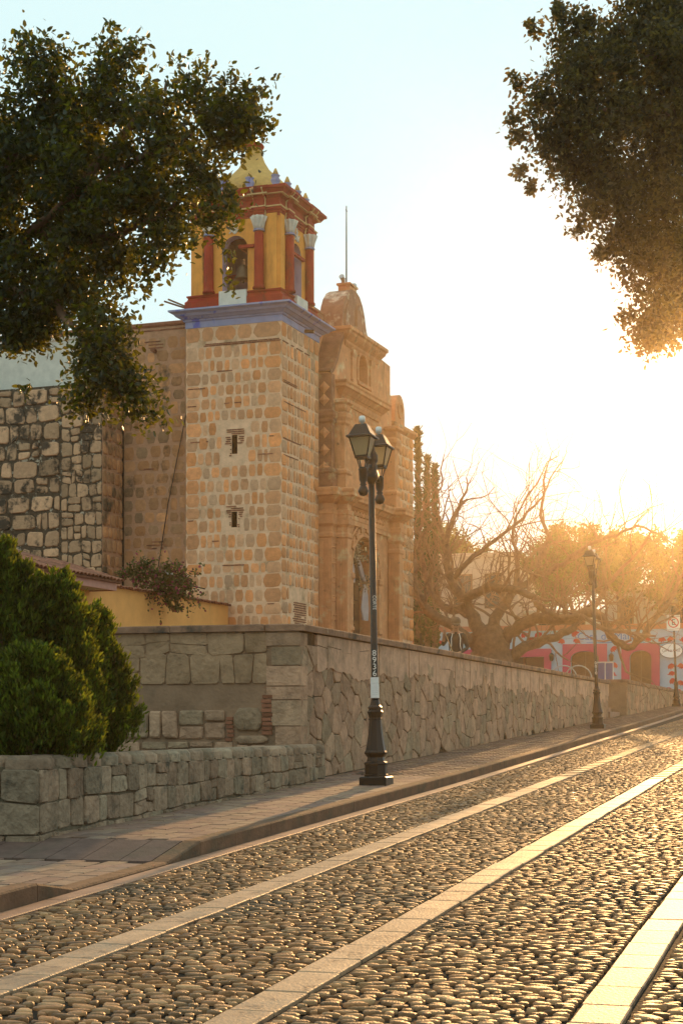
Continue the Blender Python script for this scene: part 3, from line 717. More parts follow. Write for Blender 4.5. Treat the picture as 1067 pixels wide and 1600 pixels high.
for k in range(4):
    rz = k*math.pi/2; mb = MB(); e = BH if k % 2 == 0 else BH-.32
    arch_wall(mb, lambda u, z, d: (u, -BH + d, z), -e, e, 14.7, 17.0, 0, .42, 14.74, 16.02, .32)
    o = mb.build('belfry_wall', ['yellow plaster','lavender plaster'], bel); o.rotation_euler = (0,0,rz)
    # pilaster strips of the corner piers stand proud
    for sx in (-1,1):
        mb = MB(); mb.box(sx*1.22-.17, sx*1.22+.17, -BH-.045, -BH+.01, 14.72, 17.0) if k % 2 == 0 else mb.box(sx*1.25-.155, sx*1.25+.155, -BH-.045, -BH+.01, 14.72, 17.0)
        o = mb.build('pilaster', 'yellow plaster', bel); o.rotation_euler = (0,0,rz)
        cx_ = sx*.83
        mb = MB(); cc = (cx_, -BH-.1, 0)
        mb.lathe([(.19,14.72),(.19,14.78),(.155,14.82),(.15,14.9),(.15,15.6),(.138,16.46)], 14, cc)
        o = mb.build('column', 'red paint', bel, True); o.rotation_euler = (0,0,rz)
        mb = MB(); mb.lathe([(.145,16.455),(.18,16.47),(.18,16.5),(.15,16.51),(.15,16.53)], 14, cc)
        c1 = mb.build('capital_ring', 'blue paint', bel); c1.rotation_euler = (0,0,rz)
        mb = MB(); mb.lathe([(.145,16.52),(.155,16.6),(.17,16.72),(.2,16.83),(.235,16.88),(.235,16.9),(.15,16.92)], 14, cc)
        for q in range(9):
            a = 2*math.pi*q/9; px_, py_ = cc[0]+math.cos(a)*.165, cc[1]+math.sin(a)*.165
            mb.tube([(cc[0]+math.cos(a)*q_, cc[1]+math.sin(a)*q_, z_) for q_, z_ in ((.135,16.53),(.15,16.66),(.19,16.8),(.25,16.9))], [.03,.042,.05,.03], 6)
        mb.build('capital', 'white plaster', bel, True).rotation_euler = (0,0,rz)
    mb = MB(); mb.box(-.75, .62 if k == 0 else .5, -BH-.09, -BH-.0, 16.0, 16.09) if k != 0 else mb.box(.18, .66, -BH-.1, -BH+.02, 16.02, 16.11)
    o = mb.build('red_beam', 'red paint', bel); o.rotation_euler = (0,0,rz)
    # stucco cross over each arch
    mb = MB()
    for (a, b, c0, d0) in ((-.03,.03,16.5,16.92),(-.1,.1,16.66,16.7),(-.07,.07,16.79,16.83)): mb.box(a,b,-BH-.03,-BH+.005,c0,d0)
    for s_ in (-1,1): mb.tube([(s_*.02,-BH-.015,16.52),(s_*.12,-BH-.015,16.6),(s_*.19,-BH-.015,16.7)], [.022,.022,.022], 5); mb.tube([(s_*.19,-BH-.015,16.52),(s_*.1,-BH-.015,16.6),(s_*.04,-BH-.015,16.62)], [.02,.02,.02], 5); mb.lathe([(.0,-.03),(.035,0),(0,.03)], 6, (s_*.19,-BH-.015,16.72))
    o = mb.build('stucco_cross', 'white plaster', bel); o.rotation_euler = (0,0,rz)
# entablature: red bands, cream trims, with ressauts over the columns
mb = MB(); mt_ = MB()
def ent(mb, x0, x1, y0, y1, e):
    mb.ring(x0,x1,y0,y1,[(.02+e,16.92),(.02+e,17.02),(.05+e,17.02),(.05+e,17.1),(.08+e,17.1),(.08+e,17.19),(.03+e,17.22),(.03+e,17.46),(.09+e,17.5),(.16+e,17.56),(.2+e,17.56),(.28+e,17.66),(.34+e,17.68),(.34+e,17.76),(.1,17.82)])
ent(mb, -BH, BH, -BH, BH, 0)
for sx in (-.83,.83):
    mb.ring(sx-.16,sx+.16,-BH-.12,BH+.12,[(0,16.9),(.0,17.02),(.03,17.02),(.03,17.1),(.06,17.1),(.06,17.19),(.01,17.22),(.01,17.46),(.05,17.5),(.12,17.58),(.22,17.68),(.22,17.77),(.1,17.8)])
    mb.ring(-BH-.12,BH+.12,sx-.16,sx+.16,[(0,16.9),(.0,17.02),(.03,17.02),(.03,17.1),(.06,17.1),(.06,17.19),(.01,17.22),(.01,17.46),(.05,17.5),(.12,17.58),(.22,17.68),(.225,17.775),(.1,17.8)])
mb.build('entablature', 'red paint', bel)
for z, o_ in ((17.2,.1),(17.56,.19)):
    mt_.ring(-BH,BH,-BH,BH,[(o_-.06,z-.022),(o_+.012,z-.018),(o_+.012,z+.018),(o_-.06,z+.022)], 0, False)
    for sx in (-.83,.83):
        oo = o_-.03
        mt_.ring(sx-.16,sx+.16,-BH-.12,BH+.12,[(oo-.06,z-.023),(oo,z-.019),(oo,z+.019),(oo-.06,z+.023)], 0, False)
        mt_.ring(-BH-.12,BH+.12,sx-.16,sx+.16,[(oo-.06,z-.024),(oo-.001,z-.02),(oo-.001,z+.02),(oo-.06,z+.024)], 0, False)
for k in range(4):
    c_, s_ = math.cos(k*math.pi/2), math.sin(k*math.pi/2)
    for u in (-1.01,-.65,.65,1.01):
        path = [(u,-BH-.03,16.93),(u,-BH-.07,17.08),(u,-BH-.11,17.2),(u,-BH-.06,17.28),(u,-BH-.06,17.44),(u,-BH-.2,17.56),(u,-BH-.36,17.7)]
        if abs(u) in (1.02,.64): path = [(a,b-.12,c0) for a,b,c0 in path]
        mt_.tube([(x*c_-y*s_, x*s_+y*c_, z) for x,y,z in path], [.03]*7, 5)
mt_.build('cream_trim', 'cream trim', bel)
for i, (x, y) in enumerate([(-1.25,-1.25),(-.42,-1.3),(.42,-1.3),(1.25,-1.25),(1.3,-.42),(1.3,.42),(1.25,1.25),(-1.3,-.42),(-1.3,.42),(-1.25,1.25),(-.42,1.3),(.42,1.3)]):
    mb = MB(); c = (x,y,17.84); mb.lathe([(.13,0),(.13,.05),(.09,.08),(.14,.17),(.15,.22),(.1,.3),(.13,.33),(.14,.36),(.09,.37)], 12, c)
    f = mb.build('finial', 'blue paint', bel, True)
    mb = MB(); mb.lathe([(.105,.365),(.08,.44),(.03,.56),(.005,.58)], 10, c); mb.build('finial_tip', 'dome plaster', bel, True)
mb = MB(); mb.ring(-1.2,1.2,-1.2,1.2,[(.05,17.75),(.05,17.88),(0,17.9)]); mb.build('dome_base', 'red paint', bel)
mb = MB(); mb.lathe([(1.28,17.88),(1.26,18.02),(1.12,18.28),(.9,18.5),(.7,18.67),(.5,18.87),(.36,19.1),(.27,19.34),(.235,19.56)], 24); mb.build('dome', 'dome plaster', bel, True)
mb = MB(); mb.lathe([(.2,19.55),(.32,19.57),(.34,19.62),(.3,19.68),(.1,19.71),(.04,19.9)], 16); mb.build('dome_cap', 'red paint', bel, True)
mb = MB(); mb.box(-1.1,1.1,-.05,.05,15.55,15.67); mb.box(-.05,.05,-1.1,1.1,16.15,16.27); mb.build('bell_beam', 'red paint', bel)
def bell(x, y, z, r, label):
    t = thing('bell', label, 'bell', (0,0,0)); t.parent = None
    p = Matrix.Rotation(-PHI, 4, 'Z') @ Vector((x-W/2, y+W/2, 0)); t.location = (CHX+p.x, CHY+p.y, z)
    mb = MB(); mb.lathe([(r*1.0,0),(r*1.02,.03),(r*.82,r*.35),(r*.66,r*.9),(r*.58,r*1.3),(r*.35,r*1.55),(.05,r*1.65)], 18); mb.build('bell_body', 'bronze', t, True)
    mb = MB(); mb.tube([(0,0,r*1.6),(0,0,r*2.3)], [.045,.045], 8); mb.build('hanger', 'door wood', t)
    mb = MB(); mb.lathe([(.01,-.12),(.05,-.1),(.05,-.04),(.015,0),(.012,.2)], 8); mb.build('clapper', 'iron', t)
bell(.1, -1.05, 15.2, .27, 'small bronze bell hanging in the front arch of the belfry')
bell(-.3, .5, 15.6, .3, 'second dark bell hanging deep inside the belfry behind the front one')
for dz, L in ((0,.75),(.05,.62)):
    mb = MB(); mb.tube([(-W-.02,.1,14.35+dz),(-W-L,.02,14.62+dz)], [.028,.028], 6); mb.build('water_spout', 'door wood', church)
mb = MB(); mb.tube([(.0,1.9,13.8),(.32,1.9,13.76)], [.06,.06], 8); mb.build('water_spout', 'bronze', church)

# nave wall, buttress, chapel
nave = MB(); nave.box(-12, -W-.001, .8, 8, 2, 14.06); nw = nave.build('nave_wall', 'nave mortar', church)
fN = lambda u, z: (u, .804, z); fNs = lambda u, z: (-5.745, u, z)
cel = [c for c in courses(-5.72, -W-.02, 6.2, 13.75, .42, (.3,.5), (0,.4), (), .14)]
lay_stones(nw, 'stone', cel, fN, 0, .016, 'nave stone', 'block', .055)
mb = MB()
for u0, u1, z in ((-5.6,-3.2,13.95),(-4.9,-4.3,13.4),(-4.9,-4.3,13.5),(-5,-4.4,13.6),(-4.9,-4.3,7.1),(-4.9,-4.2,7.2),(-4.8,-4.3,7.3),(-5,-4.5,9.6),(-3.5,-3.2,12),(-3.5,-3.2,11.1)): brick_rows(mb, fN, 0, u0, u1, z, 1)
tag(mb.build('thin_bricks', 'brick red', nw), None, None, None, 'stuff')
mb = MB(); mb.ring(-12,-W-.003,.78,8,[(.02,14.06),(.05,14.1),(.05,14.17),(0,14.2)]); mb.build('roof_edge', 'brick red', nw)
mb = MB(); mb.tube([(-4.6,.8,13.3),(-4.55,.5,13.28)], [.07,.07], 8); mb.build('water_spout', 'roof tile', nw)
b1 = MB(); b1.box(-12, -5.745, -.56, .79, 2, 12.15); bt = b1.build('buttress', 'buttress mortar', church)
fB = lambda u, z: (u, -.556, z); fBs = lambda u, z: (-5.741, u, z)
fBd = lambda u, z, d: (u, -.556-d, z)
masonry(bt, 'stone', 'buttress stone', -10.6, -7.2, lambda u: 6.0, lambda u: 12.1, fBd, [k/11 for k in range(1,11)], (.3,.95), .05, .05, .03, .07)
masonry(bt, 'stone', 'buttress stone', -7.17, -5.73, lambda u: 6.0, lambda u: 12.1, fBd, [k/14 for k in range(1,14)], (.24,.5), .04, .03, .025, .05)
b2 = MB(); b2.box(-5.75,-5.735,-.552,.786,2,12.14); b2.build('buttress_side', 'nave mortar', bt)
mb = MB(); pile_stones(mb, courses(-.55, .79, 6, 12.1, .44, (.2,.36), (.3,0), (), .12), lambda u, z: (-5.733, u, z), rad(90), .03, 'nave stone', 'block', .04); tag(mb.build('side_stones', 'nave stone', bt, True), None, None, None, 'stuff')
mb = MB(); mb.box(-11.9,-6.3,-.2,.79,12.15,13.62); mb.ring(-11.9,-6.3,-.2,.79,[(.0,13.62),(.05,13.65),(.05,13.72),(0,13.74)]); mb.build('white_upper_wall', 'white plaster', church)
mb = MB(); mb.tube([(-5.70,.74,13.9),(-5.70,.74,5.2)], [.035,.035], 6); mb.build('drain_pipe', 'iron', church)
mb = MB(); mb.tube([(-3.22,.74,13.1),(-3.5,.72,11.2),(-4.1,.71,8.5),(-4.55,.74,6.0)], [.016]*4, 5); mb.build('cable', 'iron', church)

# west front
fc = tag(bpy.data.objects.new('front', None), 'carved stone church front with arched portal'); COL.objects.link(fc); fc.parent = church
mb = MB(); mb.box(-1.0,-.302,W+.002,10.4,2,14.55); mb.box(-.9,-.3,10.4,13.07,2,12.28); bwl = mb.build('front_wall', 'carved stone', fc)
# main wall plane with the niche and the gable outline
mb = MB(); X0, X1 = -.298, .3
fG = lambda y, z, d: (X1 - d, y, z)
gab = [(3.3,9.0),(3.3,12.8),(3.55,12.95),(3.9,13.35),(4.25,13.95),(4.55,14.3),(8.1,14.3),(8.5,14.25),(9.45,14.2),(9.45,13.2),(9.6,13.15),(9.6,9.0)]
ny, nh = 6.45, .42
left = [p for p in gab if p[0] < 6 ]; right = [p for p in gab if p[0] > 6]
A = arch_poly(ny, nh, 13.55, 10)
polyL = left + [(ny,14.3)] + [A[5]] + A[4::-1] + [(ny-nh,13.02),(ny,13.02),(ny,9.0)]
polyR = [(ny,14.3)] + right + [(ny,9.0),(ny,13.02),(ny+nh,13.02)] + A[:5:-1] + [A[5]]
mb.prism(polyL, fG, 0, .598); mb.prism(polyR, fG, 0, .598); mb.box(-.29,-.25,ny-nh-.05,ny+nh+.05,12.9,14.2, 0)
mb.build('gable_wall', 'carved stone', fc)
# dark weathered capping on the sloping scroll
mb = MB(); sl_ = left[1:]
v = []; 
for y, z in sl_: v += [(-.35,y-.06,z+.03),(.36,y-.06,z+.03)]
n_ = len(sl_); v2 = [(x,y+.12,z-.1) for x,y,z in v]
mb.add(v+v2, [(2*i,2*i+1,2*i+3,2*i+2) for i in range(n_-1)] + [(2*n_+2*i,2*n_+2*i+2,2*n_+2*i+3,2*n_+2*i+1) for i in range(n_-1)] + [(2*i,2*i+2,2*n_+2*i+2,2*n_+2*i) for i in range(n_-1)] + [(2*i+1,2*n_+2*i+1,2*n_+2*i+3,2*i+3) for i in range(n_-1)])
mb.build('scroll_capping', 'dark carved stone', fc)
# lower portal: wall with the arched doorway
mb = MB(); PXX = .4
arch_wall(mb, lambda u, z, d: (PXX - d, u, z), 3.55, 9.35, 2.0, 8.1, 6.4, 1.3, 2.0, 6.55, .7)
mb.build('portal_wall', ['carved stone','carved stone'], fc)
for r0, r1, dx in ((1.3,1.42,.06),(1.46,1.62,.1),(1.68,1.78,.05)):
    mb = MB(); n = 18
    for k in range(n):
        a0, a1 = math.pi*k/n, math.pi*(k+1)/n - (.02 if r0 == 1.46 else 0)
        q = [(6.4-r*math.cos(a), 6.55+r*math.sin(a)) for r, a in ((r0,a0),(r1,a0),(r1,a1),(r0,a1))]
        mb.prism(q, lambda y, z, d: (PXX - .01 + d, y, z), 0, dx*(1 if k % 2 or r0 != 1.46 else .6))
    mb.build('archivolt', 'carved stone', fc)
for sy in (-1,1):
    mb = MB(); yc = 6.4 + sy*1.45
    mb.ring(PXX-.05,PXX+.06,yc-.12,yc+.12,[(.04,2.0),(.04,2.5),(0,2.55),(0,4.6),(.05,4.66),(.05,4.75),(.02,4.8),(.02,6.3),(.07,6.38),(.07,6.5),(.03,6.55)]); mb.build('door_jamb', 'carved stone', fc)
mb = MB(); dz = .62
for sy in (-1,1):
    mb.box(PXX-dz-.08,PXX-dz,6.4+(0.012 if sy>0 else -1.3),6.4+(1.3 if sy>0 else -.012),2.2,6.5)
    for q in range(6):
        for p in range(2): mb.box(PXX-dz,PXX-dz+.04,6.4+sy*(.1+.58*p)+(0 if sy>0 else -.5),6.4+sy*(.1+.58*p)+(.5 if sy>0 else 0),2.4+q*.68,2.95+q*.68)
mb.prism(arch_poly(6.4,1.3,6.5), lambda y,z,d: (PXX-dz-.08+d,y,z), 0, .07)
mb.build('door', 'door wood', fc)
def carved_pier(nm, x0, x1, y0, y1, mat, zbase=2.0, lower=True):
    mb = MB()
    if lower: prof = [(.05,zbase),(.05,4.2),(.09,4.25),(.09,4.38),(.02,4.44),(0,4.5),(0,7.5),(.04,7.55),(.04,7.64),(.0,7.7),(.0,7.86),(.07,7.95),(.07,8.1)]
    else: prof = [(.06,zbase),(.06,zbase+.45),(.1,zbase+.5),(.1,zbase+.58),(0,zbase+.66),(0,zbase+2.05),(.05,zbase+2.12),(.05,zbase+2.2),(.09,zbase+2.3),(.09,zbase+2.42),(0,zbase+2.5)]
    mb.ring(x0,x1,y0,y1,prof); o = mb.build(nm, mat, fc)
    return o
def flutes(par, x0, x1, y0, z0, z1, n, mat):       # raised fillets on the face towards the garden
    mb = MB()
    for i in range(n):
        u = x0 + (x1-x0)*(i+.5)/n; mb.box(u-(x1-x0)/n*.28, u+(x1-x0)/n*.28, y0-.022, y0+.004, z0, z1)
    mb.build('fluting', mat, fc)
def zigzag(par, x0, x1, y0, z0, z1, n, mat):
    mb = MB(); h = (z1-z0)/n; xm = (x0+x1)/2
    for i in range(n):
        z = z0+i*h
        for a, b in ((x0,xm),(x1,xm)):
            poly = [(a,z+h*.15),(b,z-h*.25+h*.15),(b,z-h*.25+h*.5),(a,z+h*.5)]
            mb.prism(poly, lambda u,q,d: (u, y0-d, q), -.002, .03)
    mb.build('chevron', mat, fc)
p1 = carved_pier('pier', -.1, .42, W+.06, 3.6, 'carved stone'); flutes(p1, -.05, .4, W+.06, 4.6, 7.4, 2, 'carved stone')
mb = MB()
for z in (2.6,3.2,3.8,4.9,5.5,6.1,6.7,7.2):
    for q in range(4): mb.lathe([(.001,-.04),(.05,0),(.001,.04)], 4, (.43, W+.12+q*.1, z + (q%2)*.15))
tag(mb.build('carved_boss', 'carved stone', fc), None, None, None, 'stuff')
p2 = carved_pier('portal_column', .42, .8, 3.62, 3.98, 'carved stone'); flutes(p2, .43, .79, 3.62, 4.6, 7.4, 4, 'carved stone'); zigzag(p2, .42, .8, 3.57, 2.3, 4.1, 4, 'carved stone')
p3 = carved_pier('portal_column', .42, .82, 8.9, 9.28, 'carved stone'); flutes(p3, .43, .81, 8.9, 4.6, 7.4, 5, 'carved stone'); zigzag(p3, .42, .82, 8.85, 2.3, 4.1, 4, 'carved stone')
# entablature and mid cornice, breaking forward over the piers
cor = [(.0,8.1),(.03,8.1),(.03,8.25),(.05,8.27),(.05,8.4),(0,8.42),(0,8.6),(.08,8.68),(.12,8.68),(.22,8.8),(.3,8.84),(.3,8.93),(.33,9.0),(.33,9.06),(.1,9.12)]
for i, (x0,x1,y0,y1) in enumerate(((-.1,.44,W+.08,3.62),(.0,.8,3.62,4.0),(.0,.46,4.0,8.88),(.0,.84,8.88,9.3))):
    mb = MB(); mb.ring(x0,x1,y0,y1,[(o+.001*i, z+.002*i) for o,z in cor]); mb.build('mid_cornice', 'carved stone', fc)
mb = MB(); y = 4.6
while y < 8.3: mb.lathe([(.06,8.42),(.09,8.47),(.06,8.55),(.02,8.58)], 6, (.48,y,0)); mb.box(.44,.52,y+.12,y+.2,8.44,8.6); y += .32
mb.build('frieze_ornament', 'carved stone', fc)
# upper storey
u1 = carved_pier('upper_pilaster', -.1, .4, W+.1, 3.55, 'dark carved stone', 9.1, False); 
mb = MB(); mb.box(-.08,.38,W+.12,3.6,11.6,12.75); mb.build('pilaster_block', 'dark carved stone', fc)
for z in (9.75,10.3,10.85,11.9,12.3):
    mb = MB(); mb.add([(.15,W+.09,z-.2),(.34,W+.09,z),(.15,W+.09,z+.2),(-.04,W+.09,z),(.15,W+.02,z)], [(0,1,4),(1,2,4),(2,3,4),(3,0,4),(3,2,1,0)]); mb.build('diamond', 'carved stone', fc)
u2 = carved_pier('upper_column', .32, .68, 3.68, 4.02, 'carved stone', 9.1, False)
u3 = carved_pier('upper_column', .32, .68, 8.85, 9.2, 'carved stone', 9.1, False)
for q in (u2,u3): pass
for yb in (3.55,8.78): 
    mb = MB(); mb.ring(.25,.7,yb+.1,yb+.5,[(0,11.6),(.04,11.7),(.04,11.8),(.12,11.86),(.12,11.95),(0,12.0)]); mb.build('column_cornice', 'carved stone', fc)
mb = MB(); mb.ring(.1,.34,4.2,8.1,[(.02,12.0),(.06,12.1),(.06,12.2),(.12,12.28),(.14,12.28),(.26,12.42),(.32,12.45),(.32,12.55),(.36,12.6),(.36,12.66),(.05,12.72)]); mb.build('upper_cornice', 'carved stone', fc)
mb = MB()
for r_ in range(3):
    y = 4.5
    while y < 8.2:
        z = 11.75 - r_*.42; mb.add([(.302,y-.1,z-.1),(.302,y+.1,z-.16),(.302,y+.12,z+.06),(.302,y-.08,z+.14),(.38,y,z)], [(0,1,4),(1,2,4),(2,3,4),(3,0,4)]); y += .42
mb.build('carved_relief', 'carved stone', fc)
mb = MB(); mb.ring(.3,.36,4.5,8.3,[(0,9.3),(.04,9.35),(.04,10.6),(0,10.68)]); mb.build('relief_panel', 'carved stone', fc)
mb = MB(); mb.ring(.0,.3,4.75,8.0,[(.02,13.95),(.08,14.05),(.08,14.12),(.16,14.2),(.24,14.3),(.26,14.38),(.32,14.42),(.32,14.52),(.05,14.58)]); mb.build('top_cornice', 'carved stone', fc)
for yy_ in (5.35,7.2):
    mb = MB(); mb.ring(.28,.36,yy_,yy_+.34,[(.03,12.74),(.03,12.95),(0,13.0),(0,13.7),(.04,13.8),(.04,13.95)]); mb.build('niche_pilaster', 'carved stone', fc)
n = 12; mb = MB()
for k in range(n):
    a0, a1 = math.pi*k/n, math.pi*(k+1)/n
    mb.prism([(ny-r*math.cos(a), 13.55+r*math.sin(a)) for r, a in ((nh,a0),(nh+.12,a0),(nh+.12,a1),(nh,a1))], lambda y,z,d: (.29+d,y,z), 0, .06)
for a, b in ((ny-nh-.12,ny-nh),(ny+nh,ny+nh+.12)): mb.prism([(a,13.02),(b,13.02),(b,13.55),(a,13.55)], lambda y,z,d: (.29+d,y,z), 0, .06)
mb.prism([(ny-.6,12.9),(ny+.6,12.9),(ny+.6,13.01),(ny-.6,13.01)], lambda y,z,d: (.29+d,y,z), 0, .12)
mb.build('niche_frame', 'carved stone', fc)
# crest
mb = MB(); cr = [(5.15,14.56),(5.2,15.1),(5.3,15.42),(5.5,15.72),(5.8,15.98),(6.15,16.13),(6.55,16.15),(6.9,16.05),(7.2,15.82),(7.42,15.5),(7.55,15.15),(7.7,14.9),(8.0,14.74),(8.05,14.56)]
mb.prism(cr, lambda y,z,d: (.06-d,y,z), 0, .8); mb.build('crest', 'crest plaster', fc)
mb = MB(); mb.prism([(y*.86+.92, (z-14.56)*.82+14.62) for y,z in cr], lambda y,z,d: (.06+d,y,z), -.002, .05); mb.prism([(6.3,14.75),(6.75,14.75),(6.75,15.5),(6.52,15.72),(6.3,15.5)], lambda y,z,d: (.1+d,y,z), 0, .09); mb.build('crest_panel', 'crest plaster', fc)
mb = MB(); mb.ring(-.42,-.02,6.1,6.8,[(0,16.12),(0,16.28),(.05,16.3),(.05,16.36),(0,16.38)]); mb.build('crest_cap', 'carved stone', fc)
for sy in (-1,1):
    mb = MB(); yb = 6.45 + sy*.42; mb.ring(-.26,-.16,yb-.06,yb+.06,[(0,16.34),(.0,16.48),(.02,16.5)]); mb.tube([(-.2,yb,16.4),(-.2,yb+sy*.22,16.52)], [.06,.09], 8); mb.build('floodlight', 'steel', fc)
mb = MB(); mb.ring(-1.15,-.62,4.3,5.4,[(0,14.5),(0,15.1),(.03,15.12),(0,15.2)]); mb.build('shoulder_block', 'crest plaster', fc)
mb = MB(); mb.tube([(-.2,6.3,16.3),(-.2,6.3,18.2),(-.2,6.3,19.0)], [.028,.022,.016], 6); mb.tube([(-.2,6.22,18.85),(-.2,6.38,18.85)], [.014,.014], 5); mb.build('lightning_rod', 'iron', fc)
# plain stone pier on the far side and its little round-topped pediment
mb = MB(); mb.box(-.3,.0,9.62,13.07,2,12.3); sp = mb.build('far_pier', 'tower mortar', fc)
mb = MB(); pile_stones(mb, courses(9.9, 13.09, 2.6, 12.2, .42, (.3,.5), (.3,.5), (), .14), lambda u,z: (.004,u,z), rad(90), .035, 'tower stone', 'block', .05); tag(mb.build('pier_stones', 'tower stone', fc, True), None, None, None, 'stuff')
mb = MB(); mb.ring(-.35,.0,10.6,13.1,[(.0,12.2),(.06,12.26),(.14,12.36),(.14,12.46),(.02,12.5)]); mb.build('pier_cornice', 'carved stone', fc)
mb = MB(); mb.prism([(11.1,12.5),(11.1,13.0)] + [(11.65-.55*math.cos(math.pi*k/10), 13.0+.62*math.sin(math.pi*k/10)) for k in range(11)] + [(12.2,12.5)], lambda y,z,d: (-.05-d,y,z), 0, .55)
rp = mb.build('round_pediment', 'carved stone', fc)
mb = MB()
for k in range(16):
    a0, a1 = 2*math.pi*k/16, 2*math.pi*(k+1)/16
    mb.prism([(11.65+r*math.cos(a), 13.05+r*math.sin(a)) for r,a in ((.22,a0),(.3,a0),(.3,a1),(.22,a1))], lambda y,z,d: (-.052+d,y,z), 0, .05)
mb.build('medallion', 'carved stone', fc)
# wedding garland at the door: cloth swags and dried flowers hanging from the jamb
def CL(x, y, z):
    p = Matrix.Rotation(-PHI, 4, 'Z') @ Vector((x, y, 0)); return Vector((CHX+p.x, CHY+p.y, z))
gar = thing('garland', 'pale cloth swag with two bunches of dried flowers hanging at the church door', 'garland', CL(.3, 5.8, 7.2), -PHI)
def swag(pts, ws, name):
    V = []; F = []; m = 9
    for i, (p, w_) in enumerate(zip(pts, ws)):
        for k in range(m):
            u = k/(m-1)-.5; V.append((p[0]+.07*math.sin(k*2.2+i*.3), p[1]+u*w_, p[2]))
    for i in range(len(pts)-1):
        for k in range(m-1): F.append((i*m+k, i*m+k+1, (i+1)*m+k+1, (i+1)*m+k))
    mb = MB(); mb.add(V, F); return mb.build(name, 'cloth', gar, True)
swag([(.0,-.45,-.15),(.04,-.42,-.5),(.05,-.4,-.95)], [.12,.3,.16], 'cloth_swag')
swag([(.06,.05,-.1),(.1,.1,-.3),(.12,.28,-.62),(.14,.45,-.85)], [.2,.34,.34,.18], 'cloth_swag')
swag([(.14,.55,-.95),(.13,.6,-1.3),(.12,.6,-1.75),(.11,.65,-2.15)], [.2,.6,.9,.55], 'cloth_swag')
for c, r_, nn in (((.06,.05,.02),.36,90),((.14,.55,-.92),.24,50)):
    mb = MB()
    for i in range(nn):
        d = Vector((R.gauss(0,1),R.gauss(0,1),R.gauss(0,1.2))); d.normalize(); p = Vector(c) + d*r_*R.uniform(.4,1); q = p + d*.09
        mb.tube([Vector(c)+d*.05, p], [.008,.006], 3); mb.lathe([(.005,-.03),(.035,0),(.03,.03),(.005,.05)], 5, tuple(q))
    mb.build('flower_bunch', 'dried flowers', gar)

# yellow annex in front of the church, tiled wall top and a tiled eave
an = thing('annex_wall', 'low yellow plastered annex wall with a red tile coping before the church', 'annex', (CHX, CHY, 0), -PHI)
lx = -1.72
mb = MB(); mb.box(lx-.4, lx, -10.5, -.06, 2.0, 5.18); mb.build('wall', 'annex plaster', an)
tl = MB()
for k in range(8):
    a = math.pi*k/7; tl.v.append((0,0,0))
tl = MB(); n = 7; prof = [(math.cos(math.pi*k/(n-1)), math.sin(math.pi*k/(n-1))) for k in range(n)]
v = [(-.5+.0, c*.5, s*.5) for c,s in prof] + [(.5, c*.42, s*.42) for c,s in prof] + [(-.5, c*.4, s*.4-.06) for c,s in prof] + [(.5, c*.33, s*.33-.06) for c,s in prof]
tl.add(v, [(k,k+1,n+k+1,n+k) for k in range(n-1)] + [(2*n+k,3*n+k,3*n+k+1,2*n+k+1) for k in range(n-1)] + [(k,2*n+k,2*n+k+1,k+1) for k in range(n-1)])
ot = tl.build('roof_tile', 'roof tile', None, True); TILE = ot.data; bpy.data.objects.remove(ot)
y = -8.6
while y < -.05:
    o = put('roof_tile', TILE, an, (lx-.17+R.uniform(-.01,.01), y, 5.2+R.uniform(-.012,.012)), 0, (.6,.2,.13)); o.rotation_euler = (0, rad(-8), R.uniform(-.05,.05)); o.rotation_euler.z += math.pi
    y += .165
mb = MB(); mb.box(lx-.42,lx+.03,-8.7,-.06,5.17,5.21); mb.build('wall_cap', 'roof tile', an)
ev = thing('tiled_porch', 'porch roof of red clay tiles with pink fascia at the left edge', 'porch roof', (CHX, CHY, 0), -PHI)
mb = MB(); mb.box(-6, -1.0, -15, -8.75, 4.98, 5.07); mb.build('soffit', 'soffit', ev)
mb = MB(); mb.box(-1.0, -.94, -15, -8.75, 4.95, 5.16); mb.box(-6, -1.0, -8.75, -8.7, 4.95, 5.16); mb.build('fascia', 'pink fascia', ev)
mb = MB(); mb.add([(-.86,-15,5.19),(-.86,-8.62,5.19),(-4.5,-8.62,6.3),(-4.5,-15,6.3),(-.86,-15,5.14),(-.86,-8.62,5.14),(-4.5,-8.62,5.14),(-4.5,-15,5.14)], [(0,1,2,3),(7,6,5,4),(0,4,5,1),(1,5,6,2),(2,6,7,3),(3,7,4,0)]); mb.build('roof_deck', 'roof tile', ev)
y = -14.8
while y < -8.55:
    for r_ in range(4):
        o = put('roof_tile', TILE, ev, (-1.05-.42*r_, y+R.uniform(-.012,.012), 5.27+.128*r_+R.uniform(-.012,.012)), 0, (.5,.19,.13)); o.rotation_euler = (0, rad(17), math.pi + R.uniform(-.04,.04)); o.rotation_euler = (0, rad(-17), math.pi)
    y += .19
mb = MB(); mb.box(-5, -2.6, -15, -10.6, 2, 4.97); mb.build('porch_back', 'green wall', ev)
fl = thing('floodlight', 'small white floodlight over the bougainvillea by the yellow wall', 'floodlight', at(268, 905, 46), -PHI)
mb = MB(); mb.box(-.09,.09,-.07,.03,0,.32); mb.build('housing', 'white plastic', fl).rotation_euler = (.3,0,-.5)
mb = MB(); mb.tube([(0,.05,.1),(.0,.3,-.05),(0,2.2,-.1)], [.02]*3, 5); mb.build('bracket', 'iron', fl)

